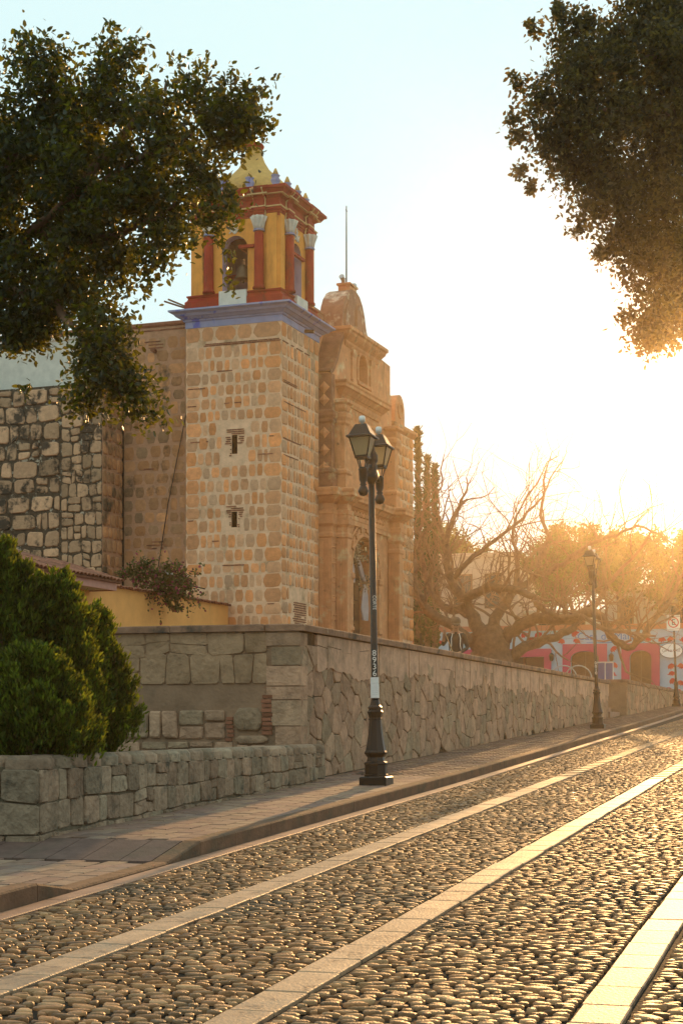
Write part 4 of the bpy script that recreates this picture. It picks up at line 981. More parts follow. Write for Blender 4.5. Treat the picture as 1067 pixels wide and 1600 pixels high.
# ------------------------------------------------------------------ street lamps
def facing(loc):                     # direction from a post towards the pavement's walker, and the turn of a plate that faces it
    d = math.hypot(loc[0], loc[1]); return -loc[0]/d, -loc[1]/d, math.atan2(-loc[0], loc[1])
def make_lamp(label, loc, digits, lean=1.1):
    t = thing('street_lamp', label, 'street lamp', loc, 0, 'street lamps along the pavement'); t.rotation_euler = (rad(-lean)*math.sin(YAW), rad(-lean)*math.cos(YAW), 0); t.scale = (1, 1, .985)
    mb = MB(); mb.ring(-.19,.19,-.19,.19,[(0,-.03),(0,.1),(-.015,.115)]); mb.lathe([(.165,.11),(.165,.14),(.155,.145),(.155,.27),(.165,.29),(.16,.31),(.13,.325)], 8, rot=math.pi/8)
    mb.build('plinth', 'iron', t)
    mb = MB(); mb.lathe([(.13,.32),(.115,.38),(.155,.43),(.16,.45),(.14,.48),(.118,.6),(.1,.72),(.088,.86),(.085,.9),(.094,.905),(.094,.925),(.085,.93),(.105,1.0),(.112,1.015),(.09,1.04),(.09,1.055),(.1,1.065),(.1,1.08),(.07,1.11),(.055,1.18)], 8, rot=math.pi/8)
    mb.build('base', 'iron', t)
    mb = MB(); mb.lathe([(.05,1.17),(.048,1.3),(.042,4.22)], 14); mb.build('pole', 'iron', t, True)
    mb = MB(); mb.lathe([(.05,4.2),(.05,4.22),(.085,4.26),(.1,4.28),(.1,4.3),(.075,4.33),(.08,4.42),(.085,4.46),(.07,4.48),(.095,4.52),(.095,4.6),(.06,4.66),(.06,4.69),(.045,4.73),(.05,4.78),(.03,4.84),(.005,4.88)], 14); mb.build('finial', 'iron', t, True)
    for s in (-1,1):
        y0 = s*.42
        mb = MB(); mb.tube([(0,s*.06,4.44),(0,s*.2,4.42),(0,s*.36,4.3),(0,y0,4.28)], [.035,.03,.03,.035], 8)
        mb.lathe([(.005,3.97),(.05,3.985),(.074,4.04),(.05,4.1),(.036,4.115),(.05,4.13),(.036,4.15),(.055,4.2),(.06,4.33),(.066,4.34),(.05,4.37)], 12, (0,y0,0)); mb.build('bracket', 'iron', t, True)
        ln = MB()
        for k in range(4):
            a = math.pi/4 + k*math.pi/2; c, sn = math.cos(a), math.sin(a)
            ln.tube([(.05*c,y0+.05*sn,4.36),(.095*c,y0+.095*sn,4.5)], [.009,.009], 4)
            ln.tube([(.115*c,y0+.115*sn,4.51),(.205*c,y0+.205*sn,4.775)], [.012,.012], 4)
        ln.ring(-.085,.085,y0-.085,y0+.085,[(0,4.485),(.005,4.5),(.005,4.515),(-.01,4.53)])
        ln.ring(-.15,.15,y0-.15,y0+.15,[(.0,4.765),(.03,4.77),(.03,4.79),(.0,4.81),(-.06,4.93),(-.075,4.955),(-.1,4.96)])
        L = ln.build('lantern', 'iron', t)
        g_ = MB()
        a_, b_, z0, z1 = .078, .14, 4.53, 4.765
        for k in range(4):
            c, sn = math.cos(k*math.pi/2), math.sin(k*math.pi/2)
            q = [(-a_,-a_,z0),(a_,-a_,z0),(b_,-b_,z1),(-b_,-b_,z1)]
            g_.add([(x*c-y*sn, y0+x*sn+y*c, z) for x,y,z in q], [(0,1,2,3)])
        g_.build('glass', 'glass', L)
        m2 = MB(); m2.lathe([(.025,4.955),(.025,4.99),(.043,4.99),(.043,5.06),(.03,5.075)], 12, (0,y0,0)); m2.build('photocell', 'white plastic', L, True)
    fx, fy, fz = facing(loc)
    for i, ch in enumerate(digits): text('number', ch, .115, t, (.052*fx, .052*fy, 1.83 - i*.094), (rad(90),0,fz), 'stencil paint', .001)
    return t
digits_black = None
l1 = make_lamp('nearest black iron street lamp with white notice and number 8936 on its post', (-6.09, 22.04, zp(22.04)), '8936')
l2 = make_lamp('black iron street lamp by the gap in the wall, number 0010 on its post', (-6.38, 46.0, zp(46)), '0010', 2.2)
l3 = make_lamp('far black iron street lamp that carries the square no parking sign', (-6.9, 74.8, zp(74.8)), '', 2.2)
NX, NY, NZ = facing((-6.09, 22.04))
nt_ = thing('notice', 'white paper notice wrapped around the nearest lamp post under the number', 'notice', (-6.09, 22.04, zp(22.04))); nt_.rotation_euler = l1.rotation_euler
mb = MB(); v = []; n = 14
for z in (1.19,1.475): v += [(.056*math.cos(2*math.pi*k/n)*(1.0 if z>1.3 else 1.06), .056*math.sin(2*math.pi*k/n)*(1 if z>1.3 else 1.06), z) for k in range(n)]
mb.add(v, [(k,(k+1)%n,n+(k+1)%n,n+k) for k in range(n)]); mb.build('sheet', 'paper', nt_, True)
for k, z in enumerate((1.40,1.34,1.315,1.29,1.265,1.24)):
    text('print', '_________' if k == 0 else '- -- --- -- ---', .016 if k else .022, nt_, (.062*NX, .062*NY, z), (rad(90),0,NZ), 'sign brown', .0004)
st = thing('sticker', 'narrow pale sticker with vertical lettering on the nearest lamp post', 'sticker', (-6.09, 22.04, zp(22.04))); st.rotation_euler = l1.rotation_euler
text('letters', 'CORTE', .062, st, (.05*NX+.012*NY*-1, .05*NY, 2.5), (rad(90), rad(90), NZ), 'stencil paint', .0006)
# no parking sign on the far lamp post
sg = thing('traffic_sign', 'square white no parking sign with red ring, on the far lamp post', 'traffic sign', (-7.04, 74.7, zp(74.8)), YAW*.6)
mb = MB(); b = .0
mb.box(-.29,.29,-.012,.012,3.35,4.05); mb.build('plate', 'white plastic', sg)
mb = MB(); n = 28
for k in range(n):
    a0, a1 = 2*math.pi*k/n, 2*math.pi*(k+1)/n
    mb.prism([(r*math.cos(a), 3.71+r*math.sin(a)) for r,a in ((.19,a0),(.235,a0),(.235,a1),(.19,a1))], lambda x,z,d: (x,-.013-d,z), 0, .004)
mb.build('ring', 'sign red', sg)
mb = MB(); mb.prism([(-.15,3.83),(-.12,3.86),(.15,3.59),(.12,3.56)], lambda x,z,d: (x,-.0215-d,z), 0, .003); mb.build('slash', 'sign red', sg)
text('letter', 'E', .36, sg, (0,-.0145,3.71), (rad(90),0,0), 'sign black', .001)
# ------------------------------------------------------------------ mural cafe across the top of the plaza
MY = 92.0
cafe = thing('cafe_building', 'pale blue cafe painted with red leaves, with pink door surrounds and an oval sign', 'cafe', (0, MY, 0))
mb = MB(); doors = [(-14.27,-12.71,2.75,5.25),(-11.03,-9.85,2.75,5.3),(-20.4,-15.75,2.6,5.45)]
fM = lambda x, z, d: (x, d, z)
def cafe_front():
    u = [-30, -20.4, -15.75, -14.27, -12.71, -11.03, -9.85, -6.6]
    segs = [(-30,-20.4,None),(-20.4,-15.75,'rect'),(-15.75,-14.27,None),(-14.27,-12.71,'arch'),(-12.71,-11.03,None),(-11.03,-9.85,'arch'),(-9.85,-6.6,None)]
    for a, b, k in segs:
        if k is None: mb.add([fM(a,2,0),fM(b,2,0),fM(b,6.75,0),fM(a,6.75,0)], [(0,1,2,3)])
        elif k == 'rect': mb.add([fM(a,5.3,0),fM(b,5.3,0),fM(b,6.75,0),fM(a,6.75,0)], [(0,1,2,3)]); mb.add([fM(a,5.3,0),fM(b,5.3,0),fM(b,5.3,.4),fM(a,5.3,.4)],[(0,1,2,3)])
        else:
            c = (a+b)/2; hw = (b-a)/2; n = 10; A = [(c-hw*math.cos(math.pi*i/n), 5.2+.38*math.sin(math.pi*i/n)) for i in range(n+1)]
            for p, q in zip(A, A[1:]):
                mb.add([fM(*p,0),fM(*q,0),fM(q[0],6.75,0),fM(p[0],6.75,0)], [(0,1,2,3)]); mb.add([fM(*p,0),fM(*q,0),fM(*q,.4),fM(*p,.4)], [(0,1,2,3)])
            for x in (a,b): mb.add([fM(x,2,0),fM(x,5.2,0),fM(x,5.2,.4),fM(x,2,.4)], [(0,1,2,3)])
    mb.add([(-6.6,0,2),(-6.6,9,2),(-6.6,9,6.75),(-6.6,0,6.75)], [(0,1,2,3)]); mb.add([(-30,0,6.75),(-6.6,0,6.75),(-6.6,9,6.75),(-30,9,6.75)], [(0,1,2,3)])
cafe_front(); mb.build('wall', 'mural blue', cafe)
mb = MB(); mb.box(-30.05,-6.5,-.06,.2,6.752,6.95); mb.box(-30.05,-6.5,-.1,.2,6.952,7.05); mb.build('cornice_band', 'orange band', cafe)
for a, b, t_ in ((-14.27,-12.71,'a'),(-11.03,-9.85,'a'),(-20.4,-15.75,'r')):
    mb = MB(); o_ = .45 if t_ == 'a' else .4; zt = 5.98 if t_ == 'a' else 5.75
    if t_ == 'a':
        c = (a+b)/2; hw = (b-a)/2; n = 10; A = [(c-hw*math.cos(math.pi*i/n), 5.2+.38*math.sin(math.pi*i/n)) for i in range(n+1)]
        for p, q in zip(A, A[1:]): mb.prism([p,q,(q[0],zt),(p[0],zt)], lambda x,z,d: (x,-.07+d,z), 0, .066)
    else: mb.box(a,b,-.07,-.004,5.3,zt)
    mb.box(a-o_,a,-.07,-.004,2.4,zt); mb.box(b,b+o_,-.07,-.004,2.4,zt); mb.build('door_surround', 'mural pink', cafe)
    if t_ == 'a':
        for s_ in (0,1):
            m_ = (a+b)/2; x0, x1 = (a,m_-.006) if s_ == 0 else (m_+.006,b)
            mb = MB(); mb.box(x0,x1,.3,.36,2.3,5.56)
            for q in range(3): mb.box(x0+.1,x1-.1,.27,.301,2.9+q*.85,3.6+q*.85)
            mb.build('door', 'door wood', cafe)
    else:
        mb = MB(); mb.box(a,b,.38,.42,2.2,5.3); mb.build('door', 'window dark', cafe)
        mb = MB(); mb.box(a,b,.3,.38,2.2,3.6)
        for q in range(5): mb.box(a+q*(b-a)/4-.05, a+q*(b-a)/4+.05, .28, .37, 3.6, 5.3)
        mb.build('door_frame', 'door wood', cafe)
# painted leaves (flat print on the wall)
leaf_mb = MB(); leaf_mb.add([(-.24,0,.02),(-.16,0,.13),(0,0,.2),(.14,0,.16),(.24,0,.02),(.36,0,.03),(.22,0,-.06),(.1,0,-.05),(.12,0,-.17),(.02,0,-.08),(-.04,0,-.2),(-.1,0,-.09),(-.2,0,-.14)], [tuple(range(13))])
ol = leaf_mb.build('painted_leaf', 'mural red', None); LM = ol.data; bpy.data.objects.remove(ol)
k = 0
for r_ in range(9):
    z = 2.9 + r_*.46; x = -29.5 + (r_ % 2)*.35
    while x < -6.9:
        px = x + R.uniform(-.15,.15); pz = z + R.uniform(-.1,.1)
        bad = any(px > d0-.62 and px < d1+.62 and pz < 6.1 for d0, d1, _, _ in doors) or (-9.5 < px < -7.9 and 5.1 < pz < 6.1) or (-13.9 < px < -10.6 and 5.95 < pz < 6.62) or pz > 6.6
        if not bad and px > -24:
            o = put('painted_leaf', LM, cafe, (px, -.006, pz), 0, (R.uniform(.7,.95)*R.choice((1,-1)), 1, R.uniform(.7,.95))); o.rotation_euler = (0, R.uniform(-.5,.5), 0); k += 1
        x += R.uniform(.62,.85)
text('lettering', 'Casa de Maíz', .58, cafe, (-12.35, -.008, 6.38), (rad(90),0,0), 'mural letters', .002)
text('lettering', 'EL', .36, cafe, (-10.35, -.008, 6.12), (rad(90),0,0), 'mural letters', .002)
mb = MB(); mb.box(-13.4,-11.3,-.011,-.004,6.03,6.06); mb.build('painted_line', 'mural letters', cafe)
ov = MB(); n = 32
ov.prism([(-8.78+.62*math.cos(2*math.pi*i/n), 5.55+.4*math.sin(2*math.pi*i/n)) for i in range(n)], lambda x,z,d: (x,-.12+d,z), 0, .11); osg = ov.build('oval_sign', 'white plastic', cafe)
mb = MB()
for i in range(n):
    a0, a1 = 2*math.pi*i/n, 2*math.pi*(i+1)/n
    mb.prism([(-8.78+r*math.cos(a), 5.55+r*.645*math.sin(a)) for r,a in ((.6,a0),(.63,a0),(.63,a1),(.6,a1))], lambda x,z,d: (x,-.125-d,z), 0, .01)
mb.build('rim', 'sign brown', osg)
text('sign_text', 'CAFÉ & MAÍZ', .17, osg, (-8.78,-.124,5.55), (rad(90),0,0), 'sign brown', .002)
for x, z in ((-15.3,5.35),(-12.0,5.3)):
    mb = MB(); mb.ring(x-.1,x+.1,-.3,-.1,[(-.04,z-.3),(0,z-.22),(.02,z),(.04,z+.02),(-.06,z+.15)]); mb.tube([(x,-.2,z+.14),(x,-.2,z+.3),(x,0,z+.3)],[.015]*3,5); mb.build('wall_lantern', 'iron', cafe)
# houses behind it
def far_house(name, label, x0, x1, y0, y1, z1, mat, wins):
    t = thing(name, label, 'house', (0,0,0)); mb = MB(); mb.box(x0,x1,y0,y1,1.5,z1); mb.build('wall', mat, t)
    mb = MB(); mb.ring(x0,x1,y0,y1,[(.0,z1),(.12,z1+.02),(.12,z1+.22),(0,z1+.25)]); mb.build('parapet', mat, t)
    for a, b, c0, d0 in wins:
        mb = MB(); mb.box(a-.1,b+.1,y0-.08,y0-.003,c0-.1,d0+.1); f = mb.build('window', 'door wood', t)
        mb = MB(); mb.box(a,b,y0-.1,y0-.083,c0,d0); mb.build('pane', 'window dark', f)
far_house('white_house', 'tall white house rising behind the cafe at its near corner', -13.8, -7.5, 103, 112, 9.9, 'far white wall', [(-13,-12.2,7.6,9.2),(-9.6,-8.8,7.6,9.2)])
far_house('beige_house', 'beige house with dark windows behind the bare tree and the church', -28, -19.5, 104, 116, 12.2, 'far beige wall', [(-26,-25,9,11),(-23.5,-22.5,9,11),(-21.5,-20.6,9,11)])
far_house('long_house', 'low long white house between the beige house and the white house', -19.3, -14.2, 106, 114, 8.6, 'far white wall', [(-18.4,-17.6,6.9,8.1),(-16.4,-15.6,6.9,8.1)])
# blue notice boards, bicycle hoops
nb = thing('notice_board', 'blue double notice board with white frame on the plaza by the far wall', 'notice board', (0,0,0))
for x0, x1 in ((934,944.5),(945.5,957)):
    a = at(x0,1036,64); b = at(x1,1063,64)
    mb = MB(); mb.box(a.x,b.x,a.y-.02,a.y+.02,b.z,a.z); mb.build('panel', 'board blue', nb)
    mb = MB()
    for q in ((a.x-.03,b.x+.03,a.z,a.z+.05),(a.x-.03,b.x+.03,b.z-.05,b.z),(b.x,b.x+.04,b.z,a.z)): mb.box(q[0],q[1],a.y-.035,a.y+.035,q[2],q[3])
    mb.build('frame', 'white plastic', nb)
    mb = MB(); mb.box(a.x-.02,a.x+.04,a.y-.03,a.y+.03,2.1,b.z-.051); mb.build('post', 'steel', nb)
for px, lb in ((880,'first'),(903,'second')):
    c = at(px, 1060, 55); hp = thing('cycle_hoop', f'{"thin steel hoop standing behind the wall, farther from the lamp post" if px < 890 else "thin steel hoop standing behind the wall, closest to the lamp post"}', 'cycle hoop', (c.x, c.y, 2.2))
    r_ = .44; zt = EYE + (1130-1040)/2600*55 - 2.2 - r_
    mb = MB(); mb.tube([(-r_,0,0),(-r_,0,zt)] + [(-r_*math.cos(math.pi*k/12), 0, zt + r_*math.sin(math.pi*k/12)) for k in range(13)] + [(r_,0,0)], [.022]*16, 6); mb.build('hoop', 'steel', hp, True)
ps = thing('plaza_post', 'thin dark iron post on the plaza beyond the corner of the church', 'post', at(657,1100,62)); ps.location.z = 2.2
mb = MB(); mb.tube([(0,0,0),(0,0,2.75)], [.05,.04], 8); mb.lathe([(.09,0),(.09,.1),(.05,.2)], 8); mb.build('shaft', 'iron', ps)

# ------------------------------------------------------------------ leaves and trees
def leaf_cloud(name, pos, size, parent, mat, aspect=.5, up=None, fold=.25, jitter=.35):
    """pos (n,3); each leaf two quads folded along its rib, tip direction random or around 'up' (n,3)"""
    n = len(pos); s = size*(1 + NR.uniform(-jitter, jitter, n))
    d = NR.normal(size=(n,3)) if up is None else up + NR.normal(size=(n,3))*.45
    d /= np.linalg.norm(d,axis=1,keepdims=True) + 1e-9
    q = NR.normal(size=(n,3)); a = np.cross(d,q); a /= np.linalg.norm(a,axis=1,keepdims=True)+1e-9; nn = np.cross(d,a)
    S = s[:,None]; w_ = aspect*.5
    p0 = pos; p3 = pos + d*S
    l1_ = pos + d*S*.3 + a*S*w_ + nn*S*fold*w_; l2_ = pos + d*S*.72 + a*S*w_*.75 + nn*S*fold*w_
    r1_ = pos + d*S*.3 - a*S*w_ + nn*S*fold*w_; r2_ = pos + d*S*.72 - a*S*w_*.75 + nn*S*fold*w_
    V = np.stack([p0,l1_,l2_,p3,r2_,r1_],1).reshape(-1,3); b = (np.arange(n)*6)[:,None]
    F = np.concatenate([b+np.array([[0,1,2,3]]), b+np.array([[0,3,4,5]])])
    return mesh_np(name, V, F, mat, parent)
def blob_points(c, r, n, shell=.55, flat=1.):
    d = NR.normal(size=(n,3)); d /= np.linalg.norm(d,axis=1,keepdims=True); k = r*(shell + (1-shell)*NR.random(n))[:,None]
    k *= (1 + .16*np.sin(d[:,0]*7+c[0]*3) * np.cos(d[:,2]*6+c[1]) + .1*np.sin(d[:,1]*13+c[2]*5))[:,None]
    p = d*k; p[:,2] *= flat; return p + np.array(c)
def clumps(centres, per_area, sub=.28, spread=.16):
    """foliage as many small sprays over and inside big masses"""
    P = []
    for c, r in centres:
        nc = max(6, int(per_area*r*r)); cc = blob_points(c, r, nc, .35)
        for q in cc: P.append(q + NR.normal(size=(int(NR.integers(10,26)),3))*np.array([spread,spread,spread*.75]))
    return np.concatenate(P)
# nearest tree, hanging in from the left
lt = thing('laurel_tree', 'dark leafy tree hanging over the belfry from the top left corner', 'tree', (-9.1, 16.2, 1.1))
base = Vector((-9.1, 16.2, 1.1))
LC = [(100,170,105,14.6),(200,140,85,14.2),(40,260,120,14.8),(150,280,120,14.2),(255,230,95,13.8),(320,190,75,13.6),(372,168,45,13.5),(60,370,110,14.6),(170,370,95,14.0),(255,320,80,13.7),(318,290,55,13.5),(-60,250,160,15),(-40,420,140,15),(40,470,85,14.4),(120,440,70,14),(160,500,50,13.8),(155,560,62,13.6),(190,600,52,13.5),(135,610,40,13.6),(215,640,22,13.4),(60,520,45,14.2),(20,515,50,14.3),(60,110,50,14.5),(330,340,26,13.4),(225,405,35,13.6),(393,200,24,13.4)]
cent = [(at(x,y,d) - base, r/2600*d) for x,y,r,d in LC]
P = []
for c, r in cent:
    nl = int(1250*r*r*8)+140
    nc = max(5, int(62*r*r)+6); cc = blob_points(c, r*.93, nc, .3)
    for q in cc:
        m_ = max(6, int(nl/nc)); P.append(q + NR.normal(size=(m_,3))*np.array([.085,.085,.075]))
# stray sprays at the rim
for (x,y,d,vx,vy) in [(395,150,13.4,40,-25),(405,190,13.4,25,15),(350,140,13.4,10,-40),(300,120,13.5,35,-30),(180,60,14,-10,-25),(30,95,14.4,-20,-10),(240,650,13.4,22,8),(232,440,13.5,-8,30),(340,360,13.4,10,40),(360,400,13.2,5,70),(300,370,13.3,0,35),(150,440,13.7,10,25),(45,600,14,-8,15),(210,85,14,20,-25),(255,100,13.8,40,-10),(352,300,13.3,15,15),(365,320,13.2,5,20)]:
    for i in range(16):
        t = i/16; p = at(x+vx*t + R.gauss(0,5), y+vy*t + R.gauss(0,5), d + R.gauss(0,.05)) - base; P.append(np.array(p)[None] + NR.normal(size=(2,3))*.02)
P = np.concatenate(P)
leaf_cloud('crown', P, .057, lt, 'leaf laurel', .5)
mb = MB()
def limb(mb, pts, r0, r1, n=7, wob=.0):
    pts = [Vector(p) for p in pts]; Q = []
    for i in range(len(pts)-1):
        p0 = pts[max(i-1,0)]; p1 = pts[i]; p2 = pts[i+1]; p3 = pts[min(i+2,len(pts)-1)]
        for k in range(4):
            t = k/4; Q.append(.5*((2*p1)+(p2-p0)*t+(2*p0-5*p1+4*p2-p3)*t*t+(3*p1-p0-3*p2+p3)*t**3) + Vector((R.gauss(0,wob),R.gauss(0,wob),R.gauss(0,wob))))
    Q.append(pts[-1]); m = len(Q); mb.tube(Q, [r0+(r1-r0)*(i/(m-1))**.8 for i in range(m)], n); return Q
limb(mb, [(0,0,-.1),(.05,.05,1.4),(-.1,-.1,2.8),tuple(at(-60,480,15)-base)], .2, .13, 9); mb.build('trunk', 'bark', lt, True)
for pts in ([(-60,480,15),(30,380,14.6),(150,290,14.1),(300,210,13.6)],[(-60,480,15),(60,460,14.3),(140,540,13.8),(190,620,13.5)],[(-40,460,15),(20,250,14.8),(90,120,14.5)],[(60,360,14.6),(180,370,14),(290,310,13.6)],[(100,330,14.4),(200,200,14.1),(260,130,13.9)]):
    mb = MB(); limb(mb, [at(*p)-base for p in pts], .07, .012, 6, .015); mb.build('branch', 'bark', lt, True)
# big tree over the street, top right
rt = thing('shade_tree', 'huge shade tree whose crown hangs in from the top right corner', 'tree', (6.3, 24.5, zr(24.5)-.1)); base = Vector(rt.location)
RC = [(1010,110,105,23),(930,120,72,22.5),(874,140,60,22.3),(854,205,44,22.2),(905,225,75,22.3),(980,230,110,22.6),(1070,190,120,23.2),(935,300,60,22.2),(1000,330,85,22.4),(1070,350,110,22.8),(980,390,48,22.2),(1030,430,60,22.3),(1085,440,70,22.6),(1020,500,26,22.2),(1050,490,38,22.2),(1005,512,20,22.1),(1030,530,17,22.1),(1085,490,45,22.5),(890,55,40,22.6),(1010,20,60,23),(1080,50,90,23.4),(1150,150,160,23.8),(1190,330,150,24),(1160,420,105,23.6),(960,60,50,23),(1280,250,200,25),(1290,60,180,25),(1140,-40,130,24.5)]
cent = [(at(x,y,d) - base, r/2600*d) for x,y,r,d in RC]
P = []
for c, r in cent:
    nc = max(5, int(120*r*r)+8); cc = blob_points(c, r*.95, nc, .4)
    for q in cc: P.append(q + NR.normal(size=(int(NR.integers(38,60)),3))*np.array([.12,.12,.095]))
for (x,y,vx,vy) in [(812,140,-8,-22),(806,190,-10,-6),(812,215,-10,0),(815,260,-8,12),(830,290,0,10),(870,20,2,-14),(880,40,-6,-26),(835,60,-8,-30),(915,40,6,-16),(905,350,-8,12),(940,390,-8,14),(985,490,-12,4)]:
    for i in range(40):
        t = R.random(); p = at(x+vx*t+R.gauss(0,4), y+vy*t+R.gauss(0,4), 22.3+R.gauss(0,.1)) - base; P.append(np.array(p)[None] + NR.normal(size=(3,3))*.03)
P = np.concatenate(P); leaf_cloud('crown', P, .07, rt, 'leaf far laurel', .55)
mb = MB(); limb(mb, [(0,0,-.2),(-.1,0,2),(-.4,.1,4.5),(-1.2,-.2,7)], .55, .34, 10); mb.build('trunk', 'bark', rt, True)
for pts in ([(1800,300,23.5),(1500,200,24),(1250,200,24),(1080,180,23),(930,170,22.4)],[(1500,200,24),(1300,330,24),(1130,380,23),(1030,430,22.3)],[(1250,200,24),(1130,90,24),(1000,90,23)]):
    mb = MB(); limb(mb, [at(*p)-base for p in pts], .2, .03, 7, .05); mb.build('branch', 'bark', rt, True)
# thujas in the planter
def thuja(label, px, d, top, wpx, seed):
    bz = 1.12; b = at(px, 1150, d); t = thing('thuja_bush', label, 'bush', (b.x, b.y, bz), 0, 'thuja bushes in the planter')
    h = EYE + (1130-top)/2600*d - bz; rr = wpx/2600*d
    P = []; U = []
    ns = 300
    for i in range(ns):
        u = NR.random()**.8; z = h*u; a = NR.random()*2*np.pi
        prof = rr*(min(1,(u+.12)*3.2))*(1-u**1.9)**.75*(1+.13*np.sin(a*3+seed)+.1*np.sin(a*7+u*9+seed))
        k = NR.uniform(.6,1.05); c = np.array([np.cos(a)*prof*k, np.sin(a)*prof*k, z])
        out = np.array([np.cos(a)*.55, np.sin(a)*.55, 1.0]); out /= np.linalg.norm(out)
        m_ = 92; t_ = NR.random(m_)[:,None]*.26; P.append(c + out*t_ + NR.normal(size=(m_,3))*np.array([.05,.05,.04])*(1.3-t_*3.6)); U.append(np.tile(out + np.array([0,0,.3]), (m_,1)))
    leaf_cloud('foliage', np.concatenate(P), .062, t, 'thuja', .32, np.concatenate(U))
    mb = MB(); mb.tube([(0,0,-.05),(0,0,h*.8)], [.07,.02], 8); mb.build('stem', 'bark', t)
thuja('tall bright green thuja bush at the left edge of the photo', 0, 17.2, 876, 84, 1)
thuja('middle green thuja bush with the pointed tip between its neighbours', 84, 17.6, 926, 82, 4)
thuja('rounded dark green thuja bush against the end of the retaining wall', 136, 18.4, 975, 64, 8)
thuja('low dark thuja bush in front at the foot of the others', 50, 16.4, 1045, 100, 11)
# bougainvillea over the yellow wall
bo = thing('bougainvillea', 'sprawling bougainvillea with dark red flowers over the yellow annex wall', 'climbing plant', at(265, 960, 46)); base = Vector(bo.location)
P = []; Fp = []
for (x,y,r) in [(205,893,13),(222,898,16),(242,900,19),(262,908,20),(283,905,16),(250,920,15),(272,925,17),(226,882,12),(262,885,12),(296,915,9),(262,940,9),(278,948,9),(190,900,9)]:
    c = at(x,y,45.6) - base; rr = r/2600*45.6; P.append(blob_points(c, rr, int(900*rr*rr*2)+30, .15)); Fp.append(blob_points(c, rr*1.2, int(120*rr*rr)+8, .6))
for i in range(46):
    x, y = R.uniform(195,295), R.uniform(878,935); vx, vy = R.uniform(-22,26), R.uniform(-24,50)
    for k in range(11): t = k/10; p = at(x+vx*t, y+vy*t*t, 45.5+R.uniform(-.2,.2)) - base; P.append(np.array(p)[None]+NR.normal(size=(2,3))*.03); Fp.append(np.array(p)[None]+NR.normal(size=(1,3))*.04)
leaf_cloud('leaves', np.concatenate(P), .09, bo, 'bougainvillea leaf', .6); tag(leaf_cloud('flowers', np.concatenate(Fp)[::2], .08, bo, 'bougainvillea flower', .8), None, None, None, 'stuff')
mb = MB()
for i in range(9):
    mb.tube([(R.uniform(-.2,.2),.5,.1),(R.uniform(-.4,.3),.2,.6),(R.uniform(-1.1,.6),.1,R.uniform(.7,1.4))], [.025,.018,.006], 5)
mb.build('stem', 'twig', bo)

# the bare spreading tree on the plaza
bt_ = thing('bare_tree', 'gnarled leafless tree with long crooked limbs on the plaza behind the wall', 'tree', at(770, 1100, 64)); bt_.location.z = 2.2; base = Vector(bt_.location)
D = 64
def L_(*p): return [at(x, y, D + dz) - base for x, y, dz in p]
mb = MB()
limb(mb, L_((775,1108,0),(772,1050,0),(765,1010,0),(755,985,0)), .95, .65, 12, .04)
mb.build('trunk', 'bark', bt_, True)
limbs = [ (L_((745,1010,0),(715,985,-.5),(680,960,-1),(655,935,-1.2),(645,890,-1)), .34, .2),
 (L_((760,1000,0),(738,965,.2),(722,940,.3),(705,905,.5),(698,860,.6),(706,815,.6)), .42, .14),
 (L_((735,960,.2),(700,950,1),(675,930,1.5),(662,890,2),(655,830,2)), .26, .1),
 (L_((765,1000,.2),(778,955,.8),(800,925,1.2),(835,900,1.5),(850,855,1.5)), .36, .12),
 (L_((722,940,.3),(752,922,-.6),(790,920,-1.2),(825,930,-1.6),(860,960,-2),(905,965,-2.2),(950,985,-2.4)), .27, .12),
 (L_((775,1010,0),(805,985,-.4),(840,965,-.8),(880,968,-1.2),(920,958,-1.4),(945,972,-1.6),(958,1000,-1.8),(980,1012,-1.9),(1000,1000,-2),(1018,970,-2),(1045,940,-2)), .36, .13),
 (L_((790,1030,0),(820,1010,.4),(850,1002,.8),(885,985,1.2),(915,962,1.4),(940,930,1.5),(960,900,1.5)), .34, .1),
 (L_((705,905,.5),(740,870,.3),(780,840,.2),(825,800,.2),(850,770,.3)), .16, .05),
 (L_((698,870,.6),(690,830,.8),(675,790,1),(690,760,1)), .15, .05),
 (L_((800,925,1.2),(810,880,1.5),(800,830,1.8),(815,790,2)), .16, .05),
 (L_((835,900,1.5),(880,880,1.6),(920,850,1.6),(955,840,1.5),(985,825,1.5),(1020,830,1.5),(1050,850,1.4)), .15, .04) ]
segs = []
for pts, r0, r1 in limbs:
    r0, r1 = r0*.78, r1*.65; mb = MB(); Q = limb(mb, pts, r0, r1, 9, .04); mb.build('limb', 'bark', bt_, True)
    m = len(Q)
    for i in range(3, m): segs.append((Q[i], (Q[i]-Q[i-1]).normalized(), r0+(r1-r0)*(i/m)))
tw = MB(); count = [0]
def grow(p, d, r, depth):
    if depth == 0 or r < .006: return
    n = R.randrange(4, 7); pts = [p]; q = p.copy(); dd = d.copy(); L = R.uniform(.15,.34)*(.8+depth*.18)
    for i in range(n):
        dd = (dd + Vector((R.gauss(0,.3),R.gauss(0,.3),R.gauss(.07,.26)))).normalized(); q = q + dd*L; pts.append(q.copy())
    rs = [r*(1-.55*i/n) for i in range(n+1)]; tw.tube(pts, rs, 5 if r > .03 else 3); count[0] += 1
    for i in range(2, n+1):
        if R.random() < .68:
            e = (dd + Vector((R.gauss(0,.75),R.gauss(0,.75),R.gauss(.2,.55)))).normalized(); grow(pts[i], e, rs[i]*R.uniform(.5,.72), depth-1)
for p, d, r in segs:
    if R.random() < .85:
        e = (d*.5 + Vector((R.gauss(0,.6),R.gauss(0,.6),R.gauss(.5,.4)))).normalized(); grow(p, e, min(.06, r*R.uniform(.25,.45)), 5)
for pts, r0, r1 in limbs: grow(pts[-1], (pts[-1]-pts[-2]).normalized(), r1*.8, 4)
tag(tw.build('twigs', 'twig', bt_), None, None, None, 'stuff')
